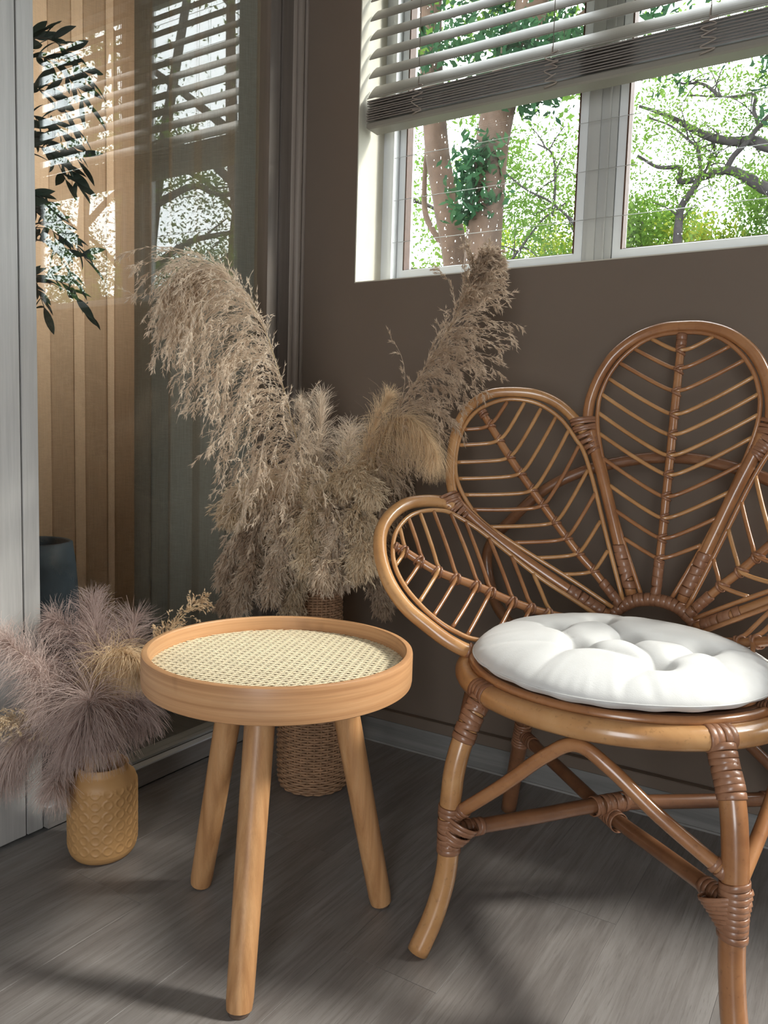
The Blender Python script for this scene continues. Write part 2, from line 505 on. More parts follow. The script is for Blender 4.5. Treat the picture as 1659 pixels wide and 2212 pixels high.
# baseboard along the window wall
bb = struct(B((0.02, -0.015, 0.0), (XR, -0.001, 0.068), 'baseboard_back', M['skirting'], bevel=0.002))
B((0.02, -0.018, 0.0), (XR, -0.0145, 0.005), 'sealant_bead', M['sealant'], bb)
tr1 = struct(B((0.02, -0.022, 0.069), (XR, -0.001, 0.098), 'trim_1', M['wall'], bevel=0.002))

# ------------------------------------------------------------------ glass partition on the near side of the balcony
XG = -0.022
kerb = struct(B((-0.07, -0.83, 0.0), (0.018, -0.02, 0.046), 'trim_2', M['skirting_y'], bevel=0.002), 'low wood kerb carrying the sliding door track')
B((-0.004, -0.83, 0.046), (0.0165, -0.02, 0.050), 'track', M['white_frame'], kerb)
B((-0.008, -0.83, 0.046), (-0.0045, -0.02, 0.0495), 'track', M['black'], kerb)
B((-0.055, -0.83, 0.046), (-0.0085, -0.02, 0.056), 'track', M['grey_frame'], kerb)
door = struct(B((-0.045, -0.125, 0.05), (-0.008, -0.083, 2.62), 'door_1', M['dark_frame'], bevel=0.003), 'brown framed sliding glass door')
B((XG - 0.0025, -0.86, 0.058), (XG + 0.0025, -0.120, 2.62), 'pane', M['door_glass'], door)
B((-0.04, -0.083, 0.05), (-0.02, -0.078, 2.62), 'gap_seal', M['black'], door)
B((-0.045, -0.078, 0.05), (-0.004, -0.036, 2.62), 'jamb', M['dark_frame'], door, bevel=0.003)
tr2 = struct(MB().box((-0.05, -0.036, 0.0), (-0.002, -0.001, 2.7), 0.003).build('trim_3', M['door_trim'], base=(-0.02, -0.02, 0)))
MB().tube([(0.004, -0.012, 0.0), (0.004, -0.012, 2.7)], 0.011, 12).build('bead', M['door_trim'], tr2)
B((0.014, -0.006, 0.0), (0.022, -0.001, 2.7), 'bead', M['door_trim'], tr2)

# pale wood cladding nearer the camera
wl = struct(B((-0.12, YR, 0.0), (-0.012, -0.832, ZC), 'wall_left', M['pale_wood']), 'pale grey wood clad wall beside the glass door')
edges = [-0.833, -0.869, -0.99, -1.11, -1.23]
B((-0.012, edges[1] + 0.0012, 0.0), (0.004, edges[0], ZC), 'board', M['pale_wood'], wl, bevel=0.0015)
yb = edges[1] - 0.0012
while yb > YR:
    ya = max(YR, yb - 0.30)
    B((-0.012, ya + 0.0012, 0.0), (0.003, yb - 0.0012, ZC), 'board', M['pale_wood'], wl, bevel=0.0015)
    yb = ya

# balcony beyond the glass
par = MB()
par.box((-1.3, -4.0, 0.0), (-1.18, 0.0, 1.30)); par.box((-1.3, -4.0, 2.0), (-1.18, 0.0, ZC))
struct(par.build('wall_balcony', M['white_wall'], base=(-1.24, 0, 0), smooth=False), 'balcony parapet behind the curtain')

# ------------------------------------------------------------------ window
YF = 0.127
def window(W, name, label, detail):
    x0, x1, z0, z1 = W
    fr = MB()
    fw = 0.045
    e = 0.0032
    fr.box((x0 + e, YF, z0 + e), (x0 + fw, YF + 0.07, z1 - e)); fr.box((x1 - fw, YF, z0 + e), (x1 - e, YF + 0.07, z1 - e))
    fr.box((x0 + fw, YF, z0 + e), (x1 - fw, YF + 0.07, z0 + 0.028)); fr.box((x0 + fw, YF, z1 - 0.05), (x1 - fw, YF + 0.07, z1 - e))
    w = struct(fr.build(name, M['white_frame'], base=(x0, YF, z0), smooth=False), label)
    xm = 3.42 if not detail else 0.816
    m = MB()
    m.box((xm - 0.036, YF + 0.012, z0 + 0.028), (xm + 0.036, YF + 0.068, z1 - 0.05), 0.002)
    m.box((xm - 0.024, YF + 0.006, z0 + 0.028), (xm - 0.004, YF + 0.013, z1 - 0.05), 0.001)
    m.box((xm + 0.016, YF + 0.004, z0 + 0.028), (xm + 0.02, YF + 0.013, z1 - 0.05), 0.001)
    m.build('mullion', M['grey_frame'], w, smooth=False)
    for a, b in ((x0 + fw, xm - 0.036), (xm + 0.036, x1 - fw)):
        s = MB(); sw = 0.022; zb, zt = z0 + 0.030, z1 - 0.052
        y0, y1 = YF + 0.016, YF + 0.062
        s.box((a + .002, y0, zb), (a + sw, y1, zt), 0.002); s.box((b - sw, y0, zb), (b - .002, y1, zt), 0.002)
        s.box((a + sw, y0, zb), (b - sw, y1, zb + sw + .004), 0.002); s.box((a + sw, y0, zt - sw), (b - sw, y1, zt), 0.002)
        sash = s.build('sash', M['white_frame'], w, smooth=False)
        if detail:
            g = MB(); gw = 0.004
            ga, gb, gz, gt = a + sw, b - sw, zb + sw + .004, zt - sw
            g.box((ga, y0 - .001, gz), (ga + gw, y0 + .03, gt)); g.box((gb - gw, y0 - .001, gz), (gb, y0 + .03, gt))
            g.box((ga, y0 + .01, gz), (gb, y0 + .03, gz + .003))
            g.build('gasket', M['gasket'], sash, smooth=False)
        B((a + sw - .004, YF + 0.048, zb + sw - .002), (b - sw + .004, YF + 0.053, zt - sw + .004), 'pane', M['glass'], w)
    return w
win = window(W1, 'window_1', 'white framed two pane window above the chair', True)
win2 = window(W2, 'window_2', 'larger window further along the same wall', False)
# rain drops on the outside of the panes
for (a, b) in ((0.265, 0.76), (0.875, 1.385)):
    d = MB()
    nd = 800
    for k in range(nd):
        px_ = rng.uniform(a, b); pz = rng.uniform(1.33, 2.28)
        if rng.random() < 0.45: px_ = a + (round((px_ - a) / 0.022) + rng.normal(0, 0.07)) * 0.022
        if not (a < px_ < b): continue
        rr_ = abs(rng.normal(0.0, 0.00045)) + 0.00055
        hh = rr_ * (1 + 1.6 * rng.random())
        vs = [(px_, YF + 0.0532 + 0.45 * rr_, pz)]
        for j in range(6):
            t = j * math.pi / 3
            vs.append((px_ + rr_ * math.cos(t), YF + 0.0531, pz + hh * math.sin(t)))
        d.add(vs, [(0, 1 + (j + 1) % 6, 1 + j) for j in range(6)])
    tag(d.build('raindrops', M['drop'], win), 'rain drops running down the outside of the pane', kind='stuff')
# safety wires on the inner face
gx0, gx1 = 0.232, 1.405
for xx in (gx0, gx1):
    B((xx - 0.006, YF - 0.012, 1.264), (xx + 0.006, YF - 0.0002, 2.355), 'wire_track', M['white_frame'], win, bevel=0.001)
for k in range(9):
    z = 1.388 + 0.1145 * k
    if z > 2.33: break
    MB().tube([(gx0 + 0.006, YF - 0.007, z), (gx1 - 0.006, YF - 0.007, z)], 0.00085, 6).build('safety_wire', M['wire'], win)
hd = MB(); hd.box((0.838, YF - 0.02, 1.765), (0.868, YF + 0.004, 1.79), 0.003); hd.box((0.848, YF - 0.03, 1.70), (0.86, YF - 0.018, 1.79), 0.003)
hd.build('latch_handle', M['white_frame'], win)

# ------------------------------------------------------------------ venetian blind
BX0, BX1 = 0.211, 1.438
blind = empty('venetian_blind', (0.82, 0.04, 2.34), 'half raised grey venetian blind hanging in the window recess', 'blind')
B((BX0, 0.012, 2.305), (BX1, 0.066, 2.352), 'headrail', M['slat'], blind, bevel=0.003)
def slat_mesh(w, ang, n=6, th=0.0024):
    c, s = math.cos(ang), math.sin(ang)
    prof = []
    for i in range(n + 1):
        u = -w / 2 + w * i / n
        sag = 0.0022 * (1 - (2 * u / w) ** 2)
        prof.append((u, sag))
    pts = [(u, h + th / 2) for u, h in prof] + [(u, h - th / 2) for u, h in reversed(prof)]
    L = BX1 - BX0
    v = []
    for xx in (0, L):
        for u, h in pts:
            v.append((xx, u * c - h * s, u * s + h * c))
    m = len(pts)
    f = [(j, (j + 1) % m, m + (j + 1) % m, m + j) for j in range(m)] + [tuple(range(m - 1, -1, -1)), tuple(range(m, 2 * m))]
    return v, f
sv, sf = slat_mesh(0.0555, math.radians(49))
me = bpy.data.meshes.new('slat'); me.from_pydata(sv, [], sf); me.materials.append(M['slat']); me.update()
zs = [1.747 + 0.0485 * k for k in range(12)]
for k, z in enumerate(zs):
    if z > 2.28: break
    o = bpy.data.objects.new('slat', me); col.objects.link(o); o.parent = blind
    o.location = Vector((BX0, 0.0385, z + 0.021)) - blind.location
    o.rotation_euler = (0, 0, 0)
sv, sf = slat_mesh(0.0520, math.radians(3), th=0.0030)
me2 = bpy.data.meshes.new('stacked_slat'); me2.from_pydata(sv, [], sf); me2.materials.append(M['slat_stack']); me2.update()
for k in range(9):
    o = bpy.data.objects.new('stacked_slat', me2); col.objects.link(o); o.parent = blind
    o.location = Vector((BX0 + rng.uniform(-.002, .002), 0.040 + rng.uniform(-.002, .002), 1.6868 + 0.0062 * k)) - blind.location
sv, sf = slat_mesh(0.0555, math.radians(24))
me3 = bpy.data.meshes.new('resting_slat'); me3.from_pydata(sv, [], sf); me3.materials.append(M['slat']); me3.update()
o = bpy.data.objects.new('resting_slat', me3); col.objects.link(o); o.parent = blind
o.location = Vector((BX0, 0.040, 1.7535)) - blind.location
o.hide_render = False
B((BX0, 0.014, 1.664), (BX1, 0.066, 1.682), 'bottom_rail', M['slat'], blind, bevel=0.004)
for xc in (0.37, 0.728, 1.073):
    MB().tube([(xc, 0.0125, 2.31), (xc, 0.012, 1.98), (xc + .001, 0.011, 1.745)], 0.0010, 6).build('lift_cord', M['cord'], blind)
    MB().tube([(xc + .006, 0.067, 2.31), (xc + .006, 0.066, 1.70)], 0.0008, 6).build('ladder_cord', M['cord'], blind)
    pts = []
    for k in range(15):
        pts.append((xc + 0.019 * math.sin(k * 2.1) * (0.7 + 0.3 * rng.random()), 0.0085 + 0.003 * math.cos(k * 2.1), 1.748 - 0.0056 * k + 0.003 * rng.normal()))
    MB().tube(catmull([(xc, 0.011, 1.76)] + pts, 6), 0.0016, 6).build('cord_tangle', M['cord_loop'], blind)

# ------------------------------------------------------------------ curtains, planter and olive tree behind the glass
def curtain(name, p0, p1, z0, z1, folds, amp, mat, label, seed, nz=30):
    r = np.random.default_rng(seed)
    p0, p1 = arr(p0), arr(p1)
    d = p1 - p0; L = np.linalg.norm(d); d /= L; nn = arr((-d[1], d[0]))
    n = folds * 16
    s = np.linspace(0, 1, n + 1)
    ph = s * folds * 2 * math.pi + 0.8 * np.sin(s * 7.3 + seed) + 0.5 * np.sin(s * 17 + 2 * seed)
    a = amp * (0.75 + 0.35 * np.sin(s * 11 + seed))
    prof = a * np.sign(np.sin(ph)) * np.abs(np.sin(ph)) ** 0.7
    lat = 0.35 * amp * np.sin(2 * ph)
    v = []
    for k in range(nz + 1):
        tz = k / nz
        g = 0.8 + 0.2 * (1 - tz)
        for i in range(n + 1):
            q = p0 + d * (s[i] * L + lat[i] * g) + nn * prof[i] * g
            v.append((q[0], q[1], z0 + (z1 - z0) * tz))
    f = []
    w = n + 1
    for k in range(nz):
        for i in range(n):
            f.append((k * w + i, k * w + i + 1, (k + 1) * w + i + 1, (k + 1) * w + i))
    m = MB().add(v, f)
    o = m.build(name, mat, base=((p0[0] + p1[0]) / 2, (p0[1] + p1[1]) / 2, z0))
    return tag(o, label, 'curtain')
curtain('linen_curtain', (-0.64, -0.02), (-0.64, -2.2), 0.012, 2.62, 19, 0.036, M['curtain_gold'], 'golden brown linen curtain lit from behind, hanging behind the olive tree', 3)
curtain('linen_curtain', (-0.615, -0.05), (-0.07, -0.05), 0.012, 2.62, 5, 0.020, M['curtain_grey'], 'dim grey green linen curtain in the corner behind the tall pampas', 5)

pot_c = (-0.30, -0.645, 0.0)
pp = MB().lathe([(0.078, 0.0), (0.092, 0.02), (0.104, 0.12), (0.110, 0.26), (0.108, 0.40), (0.101, 0.50), (0.093, 0.563), (0.088, 0.566), (0.083, 0.562), (0.086, 0.50), (0.09, 0.46)], pot_c, 48)
pot = pp.build('planter', M['pot'], base=pot_c)
tag(pot, 'tall blue black planter standing behind the glass beside the wood wall', 'planter')
MB().lathe([(0.0895, 0.44), (0.06, 0.452), (0.0, 0.455)], pot_c, 32, caps=False).build('soil', M['soil'], pot)
ol = empty('olive_tree', (-0.30, -0.645, 0.455), 'dark leaved olive tree rising from the planter behind the glass', 'plant')
trunk_pts = catmull([(-0.30, -0.645, 0.455), (-0.31, -0.66, 0.7), (-0.29, -0.69, 0.95), (-0.28, -0.70, 1.2), (-0.27, -0.71, 1.45), (-0.27, -0.70, 1.75)], 6)
MB().tube(trunk_pts, [0.011, 0.009, 0.006, 0.003], 8).build('trunk', M['olive_bark'], ol)
lm = MB()
lv = []; nL = 6
for i in range(nL + 1):
    t = i / nL; w = 0.0085 * math.sin(math.pi * min(1, t * 0.97 + 0.02)) ** 0.8
    zc = 0.006 * math.sin(t * 2.2)
    lv += [(t * 0.06, -w, zc + 0.12 * w), (t * 0.06, 0, zc - 0.0008), (t * 0.06, w, zc + 0.12 * w)]
lf = []
for i in range(nL):
    for j in range(2):
        lf.append((3 * i + j, 3 * i + j + 1, 3 * i + 4 + j, 3 * i + 3 + j))
leaf_me = bpy.data.meshes.new('leaf'); leaf_me.from_pydata(lv, [], lf); leaf_me.materials.append(M['olive_leaf'])
leaf_me.polygons.foreach_set('use_smooth', [True] * len(lf)); leaf_me.update()
fr_me = MB().lathe([(0.0005, 0), (0.007, 0.003), (0.0105, 0.011), (0.0105, 0.016), (0.007, 0.025), (0.001, 0.028)], (0, 0, 0), 12)
fo = None
ro = np.random.default_rng(21)
def put(me_, name, pos, d, roll):
    o = bpy.data.objects.new(name, me_); col.objects.link(o); o.parent = ol
    d = Vector(d).normalized()
    q = d.to_track_quat('X', 'Z')
    o.rotation_mode = 'QUATERNION'
    from mathutils import Quaternion
    o.rotation_quaternion = Quaternion(d, roll) @ q
    o.location = Vector(pos) - Vector(WL[ol.name])
    o.scale = (ro.uniform(0.75, 1.25),) * 3
    return o
def build_branches():
    global fo
    specs = []
    for k in range(17):
        z = 1.10 + 0.60 * k / 16 + ro.normal(0, .015)
        specs.append(z)
    fobj = None
    for k, z in enumerate(specs):
        base = arr((-0.28, -0.70, z))
        az = ro.uniform(-0.5, 1.0) if k % 4 else ro.uniform(-2.6, -1.4)
        # most twigs reach along the glass away from the wood wall
        L = ro.uniform(0.12, 0.22)
        dirh = arr((math.sin(az) * 0.6, math.cos(az), 0))
        pts = [base + dirh * L * t + arr((0, 0, 0.06 * math.sin(t * 2.6) - 0.055 * t * t)) for t in np.linspace(0, 1, 6)]
        P = catmull(pts, 4)
        MB().tube(P, [0.0022, 0.001], 5).build('twig', M['olive_bark'], ol)
        for i in range(3, len(P) - 1, 2):
            tdir = unit(P[i + 1] - P[i - 1])
            for sgn in (-1, 1):
                d = unit(tdir * 0.8 + sgn * unit(np.cross(tdir, (0, 0, 1))) * ro.uniform(0.3, 0.9) + arr((0, 0, ro.uniform(-0.9, 0.8))))
                put(leaf_me, 'leaf', P[i], d, ro.uniform(-1.5, 1.5))
        put(leaf_me, 'leaf', P[-1], unit(P[-1] - P[-2]), 0)
        if k % 3 == 1:
            i = len(P) // 2 + 4
            m = fr_me
            o = bpy.data.objects.new('olive_fruit', fruit_mesh); col.objects.link(o); o.parent = ol
            o.location = Vector(P[min(i, len(P) - 1)]) + Vector((0.01, 0.01, -0.03)) - Vector(WL[ol.name])
fruit_mesh = bpy.data.meshes.new('olive_fruit')
fruit_mesh.from_pydata(np.vstack(fr_me.v).tolist(), [], fr_me.f); fruit_mesh.materials.append(M['olive_fruit'])
fruit_mesh.polygons.foreach_set('use_smooth', [True] * len(fruit_mesh.polygons)); fruit_mesh.update()
build_branches()

# ------------------------------------------------------------------ side table
TC = (0.626, -0.819)
tab = empty('side_table', (TC[0], TC[1], 0), 'round bamboo side table with woven cane tray top and three splayed legs', 'table')
MB().lathe([(0.2165, 0.4425), (0.2195, 0.4445), (0.2206, 0.450), (0.2206, 0.492), (0.2195, 0.4965), (0.2165, 0.4975), (0.2105, 0.4975), (0.2085, 0.4955), (0.2080, 0.490), (0.2080, 0.4425), (0.2165, 0.4425)], (TC[0], TC[1], 0), 128, caps=False).build('tray_rim', M['bamboo_rim'], tab, angle=35)
MB().lathe([(0.0, 0.4445), (0.2081, 0.4445), (0.2081, 0.4625), (0.0, 0.4625)], (TC[0], TC[1], 0), 64, caps=False).build('tray_board', M['tray'], tab, smooth=False)
cn = MB()
RC = 0.2078
pitch = 0.0134
def strip(a, b, z, w, th=0.0007):
    a = arr(a); b = arr(b); d = unit(b - a); nn = arr((-d[1], d[0]))
    A = a + nn * w; Bq = b + nn * w; Cq = b - nn * w; D = a - nn * w
    v = [(*A, z), (*Bq, z), (*Cq, z), (*D, z), (*A, z - th), (*Bq, z - th), (*Cq, z - th), (*D, z - th)]
    cn.add(v, [(3, 2, 1, 0), (0, 1, 5, 4), (2, 3, 7, 6), (1, 2, 6, 5), (3, 0, 4, 7)])
cr_ = math.radians(20)
ca, sa = math.cos(cr_), math.sin(cr_)
def chord(ang, off, z, w):
    if abs(off) >= RC - 0.002: return
    h = math.sqrt(RC * RC - off * off)
    d = arr((math.cos(ang), math.sin(ang))); nn = arr((-d[1], d[0]))
    c = arr(TC) + nn * off
    strip(c - d * h, c + d * h, z, w)
K = int(RC / pitch) + 1
for i in range(-K, K + 1):
    for s_ in (-1, 1):
        chord(cr_, i * pitch + s_ * 0.0017, 0.4722 + 0.0004 * s_, 0.00115)
        chord(cr_ + math.pi / 2, i * pitch + s_ * 0.0017, 0.4715 + 0.0004 * s_, 0.00115)
q = pitch / math.sqrt(2)
for i in range(-int(RC / q) - 1, int(RC / q) + 2):
    chord(cr_ + math.pi / 4, i * q + q / 2, 0.4729, 0.0012)
    chord(cr_ - math.pi / 4, i * q + q / 2, 0.4709, 0.0012)
tag(cn.build('cane_webbing', M['cane'], tab, smooth=False), 'pale cream octagonal cane weave', kind='stuff')
for foot in ((0.711, -1.003), (0.433, -0.797), (0.735, -0.658)):
    u = unit(arr(foot) - arr(TC))
    P = []
    for z in (0.006, 0.02, 0.1, 0.2, 0.3, 0.4, 0.4444):
        rr_ = 0.200 + (0.106 - 0.200) * z / 0.44
        P.append((TC[0] + u[0] * rr_, TC[1] + u[1] * rr_, z))
    leg = MB().tube(P, [0.0190, 0.0205, 0.0212, 0.0220, 0.0228, 0.0236, 0.024], 16).build('leg', M['bamboo_leg'], tab, angle=50)
    MB().lathe([(0.0155, 0.0), (0.0160, 0.001), (0.0160, 0.008)], (P[0][0], P[0][1], 0), 16).build('felt_pad', M['pad'], leg)

# ------------------------------------------------------------------ rattan chair
X0, Y0 = 1.085, -0.43
SR, SZ, SRr = 0.275, 0.432, 0.0185
ch = empty('rattan_chair', (X0, Y0, 0), 'rattan chair with a flower petal back standing against the window wall', 'chair')
def circ(R, z, n=96, cx_=X0, cy_=Y0):
    return [(cx_ + R * math.cos(2 * math.pi * k / n), cy_ + R * math.sin(2 * math.pi * k / n), z) for k in range(n)]
ring_o = MB().tube(circ(SR, SZ), SRr, 14, closed=True).build('seat_ring', M['rattan_light'], ch)
MB().tube(circ(SR - 0.014, SZ + 0.020), 0.0085, 10, closed=True).build('seat_trim', M['rattan'], ring_o)
MB().tube(circ(SR - 0.031, SZ + 0.017), 0.0085, 10, closed=True).build('seat_trim', M['rattan_dark'], ring_o)
sd = MB().lathe([(0.0, SZ + 0.004), (0.24, SZ + 0.004), (0.256, SZ + 0.010), (0.256, SZ + 0.002), (0.24, SZ - 0.004), (0.0, SZ - 0.004)], (X0, Y0, 0), 64, caps=False)
sd.build('seat_web', M['rattan_dark'], ch, smooth=False)

def wrap(path, r, n, parent, name='binding', w=None, mat='wrap', a=None, b=None, u=None, jitter=0.35):
    P = arr(path); m = MB()
    Lc = np.concatenate([[0], np.cumsum(np.linalg.norm(np.diff(P, axis=0), axis=1))])
    tot = Lc[-1]
    if w is None: w = tot / n * 0.60
    for k in range(n):
        s = tot * (k + 0.5) / n
        c = arr([np.interp(s, Lc, P[:, j]) for j in range(3)])
        e = 1e-3 + tot * 0.05
        t = unit(arr([np.interp(min(s + e, tot), Lc, P[:, j]) - np.interp(max(s - e, 0), Lc, P[:, j]) for j in range(3)]))
        t = unit(t + arr(rng.normal(0, 0.06, 3)) * jitter)
        uu = u if u is not None else np.cross(t, (0.31, 0.52, 0.79))
        f = k / max(1, n - 1)
        aa = r if a is None else a[0] + (a[1] - a[0]) * f
        bb_ = r if b is None else b[0] + (b[1] - b[0]) * f
        m.ring(c, t, uu, aa + 0.0004 * rng.random(), bb_ + 0.0004 * rng.random(), w, 0.0008, 18, skew=w * jitter * rng.normal())
    return m.build(name, M[mat], parent)

# legs
FL = [(0.918, -0.652, 0.424), (0.911, -0.668, 0.400), (0.902, -0.684, 0.358), (0.895, -0.694, 0.314), (0.892, -0.697, 0.273), (0.891, -0.698, 0.243), (0.891, -0.698, 0.205), (0.891, -0.698, 0.17), (0.889, -0.701, 0.132), (0.884, -0.708, 0.095), (0.876, -0.72, 0.055), (0.862, -0.739, 0.006)]
FR = [(1.283, -0.632, 0.424), (1.290, -0.640, 0.402), (1.302, -0.654, 0.372), (1.310, -0.664, 0.340), (1.315, -0.669, 0.300), (1.318, -0.672, 0.262), (1.320, -0.675, 0.205), (1.322, -0.677, 0.15), (1.327, -0.682, 0.10), (1.333, -0.688, 0.06), (1.345, -0.700, 0.006)]
BL = [(0.853, -0.292, 0.424), (0.846, -0.262, 0.37), (0.836, -0.236, 0.30), (0.826, -0.218, 0.23), (0.813, -0.206, 0.16), (0.802, -0.196, 0.10), (0.786, -0.183, 0.006)]
BR = [(2 * X0 - x + 0.005, y, z) for x, y, z in BL]
legs = {}
for nm, P, r in (('FL', FL, 0.0178), ('FR', FR, 0.0185), ('BL', BL, 0.0175), ('BR', BR, 0.0175)):
    C_ = catmull(P, 5)
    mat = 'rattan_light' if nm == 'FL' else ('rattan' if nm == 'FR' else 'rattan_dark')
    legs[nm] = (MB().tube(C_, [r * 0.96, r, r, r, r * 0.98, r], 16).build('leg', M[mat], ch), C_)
def sub(C_, z0, z1):
    return C_[(C_[:, 2] <= z0) & (C_[:, 2] >= z1)]
for nm, r in (('FL', 0.0188), ('FR', 0.0196), ('BL', 0.0185), ('BR', 0.0185)):
    lo, C_ = legs[nm]
    wrap(sub(C_, 0.425, 0.355), r, 8, lo)
    wrap(sub(C_, 0.255 if nm[0] == 'F' else 0.235, 0.165), r + 0.0003, 9, lo)
    # strap over the seat ring
    p = arr(P[0]); c = arr(C_[0]); ang = math.atan2(c[1] - Y0, c[0] - X0)
    cc = [(X0 + SR * math.cos(ang + d), Y0 + SR * math.sin(ang + d), SZ) for d in (-0.075, 0.0, 0.075)]
    wrap(cc, SRr + 0.0008, 4, lo)
ZS = 0.205
XC = (1.083, -0.452, 0.200)
def onleg(nm, z):
    C_ = legs[nm][1]
    i = np.argmin(abs(C_[:, 2] - z)); return C_[i]
for a, b, dz in (('FL', 'BR', 0.006), ('BL', 'FR', -0.012)):
    pa, pb = onleg(a, 0.205), onleg(b, 0.215 if b == 'FR' else 0.205)
    mid = arr((XC[0], XC[1], 0.203 + dz))
    st = MB().tube(catmull([pa, pa * .5 + mid * .5, mid, mid * .5 + pb * .5, pb], 8), 0.0128, 12).build('stretcher', M['rattan_dark'], ch)
    for e, q_ in ((pa, mid), (pb, mid)):
        d = unit(q_ - e)
        wrap([e + d * 0.018, e + d * 0.060], 0.0138, 5, st)
    dd = unit(mid - pa)
    wrap([mid - dd * 0.035, mid + dd * 0.035], 0.0165, 7, st)
def ringpt(deg, R=SR, z=SZ): 
    t = math.radians(deg); return arr((X0 + R * math.cos(t), Y0 + R * math.sin(t), z))
def brace(na, nb, apex_deg, mat='rattan'):
    pa, pb = onleg(na, 0.232), onleg(nb, 0.248 if nb == 'FR' else 0.232)
    ap = ringpt(apex_deg, SR - 0.004, SZ - 0.032)
    out = unit(arr((ap[0] - X0, ap[1] - Y0, 0))) * 0.012
    ta = unit(pb - pa)
    q1 = pa * 0.55 + ap * 0.45 + out * 0.6 + arr((0, 0, 0.005)); q2 = pb * 0.55 + ap * 0.45 + out * 0.6 + arr((0, 0, 0.005))
    da = unit(ap - pa); db = unit(ap - pb)
    pts = [pa + da * 0.012, q1, ap - da * 0.062 + out * 0.5 + arr((0, 0, 0.013)), ap + arr((0, 0, 0.002)), ap - db * 0.062 + out * 0.5 + arr((0, 0, 0.013)), q2, pb + db * 0.012]
    br_ = MB().tube(catmull(pts, 8), 0.0108, 12).build('brace', M[mat], ch)
    wrap([pa + da * 0.012, pa + da * 0.035], 0.0115, 3, br_)
    wrap([pb + db * 0.012, pb + db * 0.035], 0.0115, 3, br_)
brace('FL', 'FR', 272, 'rattan')
brace('FR', 'BR', 0, 'rattan')
brace('FL', 'BL', 182, 'rattan_dark')
brace('BL', 'BR', 90, 'rattan_dark')
# cup shaped lashing where the braces meet each front leg
for nm in ('FL', 'FR'):
    lo, C_ = legs[nm]
    c0 = onleg(nm, 0.185); c1 = onleg(nm, 0.232)
    inn = unit(arr((X0, Y0, 0)) - arr((c1[0], c1[1], 0)))
    side = arr((1 if nm == 'FL' else -1, 0.0, 0))
    k = 0.013 if nm == 'FL' else 0.007
    wide = 0.033 if nm == 'FL' else 0.037
    top = c1 + side * k + inn * 0.008
    ax = unit(np.cross((0, 0, 1), np.cross(side, (0, 0, 1))))
    wrap([c0, c0 * .5 + top * .5, top], 0.02, 8, lo, a=(0.0192, wide), b=(0.0192, 0.026), u=side, jitter=0.5)

# petal back
F3 = [(0.908, -0.144, 0.894), (0.908, -0.14, 0.92), (0.912, -0.136, 0.948), (0.926, -0.129, 0.991), (0.952, -0.123, 1.034), (0.994, -0.118, 1.068), (1.041, -0.115, 1.085), (1.085, -0.115, 1.088)]
I3 = [(1.055, -0.197, 0.544), (1.025, -0.187, 0.611), (0.993, -0.176, 0.686), (0.962, -0.162, 0.774), (0.943, -0.153, 0.834), (0.931, -0.146, 0.884), (0.928, -0.14, 0.92), (0.931, -0.136, 0.95), (0.945, -0.129, 0.991), (0.971, -0.124, 1.029), (1.009, -0.119, 1.060), (1.046, -0.117, 1.073), (1.085, -0.117, 1.0755)]
D23 = [(0.918, -0.148, 0.872), (0.926, -0.151, 0.846), (0.957, -0.164, 0.764), (0.996, -0.181, 0.652), (1.036, -0.197, 0.540)]
S3 = [(1.085, -0.117, 1.072), (1.085, -0.128, 0.999), (1.085, -0.142, 0.911), (1.085, -0.154, 0.826), (1.085, -0.167, 0.744), (1.085, -0.18, 0.66), (1.083, -0.197, 0.545)]
F2 = [(0.673, -0.302, 0.726), (0.662, -0.295, 0.762), (0.656, -0.281, 0.813), (0.656, -0.268, 0.855), (0.662, -0.253, 0.892), (0.68, -0.234, 0.924), (0.71, -0.214, 0.946), (0.752, -0.193, 0.952), (0.8, -0.173, 0.948), (0.845, -0.16, 0.929), (0.881, -0.153, 0.898), (0.905, -0.152, 0.867)]
I2 = [(1.006, -0.222, 0.514), (0.929, -0.241, 0.561), (0.827, -0.268, 0.619), (0.745, -0.288, 0.669), (0.708, -0.292, 0.706), (0.679, -0.292, 0.752), (0.667, -0.284, 0.793), (0.665, -0.269, 0.839), (0.675, -0.25, 0.885), (0.698, -0.23, 0.915), (0.736, -0.206, 0.934), (0.778, -0.187, 0.935), (0.817, -0.174, 0.923), (0.859, -0.165, 0.893), (0.892, -0.163, 0.852), (0.91, -0.164, 0.827), (0.937, -0.172, 0.763), (0.979, -0.191, 0.646), (1.023, -0.21, 0.529)]
S2 = [(0.699, -0.231, 0.909), (0.721, -0.231, 0.878), (0.769, -0.231, 0.812), (0.824, -0.229, 0.743), (0.876, -0.226, 0.68), (0.93, -0.223, 0.617), (0.961, -0.219, 0.585), (1.018, -0.212, 0.520)]
D12 = [(0.680, -0.302, 0.718), (0.692, -0.301, 0.703), (0.732, -0.294, 0.668), (0.809, -0.278, 0.613), (0.909, -0.254, 0.551), (1.000, -0.230, 0.498)]
F1 = [(0.684, -0.321, 0.702), (0.664, -0.333, 0.712), (0.636, -0.367, 0.714), (0.617, -0.404, 0.708), (0.608, -0.445, 0.69), (0.61, -0.484, 0.664), (0.624, -0.514, 0.634), (0.646, -0.537, 0.601), (0.677, -0.554, 0.565), (0.715, -0.559, 0.53), (0.753, -0.552, 0.503), (0.789, -0.542, 0.479), (0.818, -0.529, 0.463), (0.834, -0.514, 0.455)]
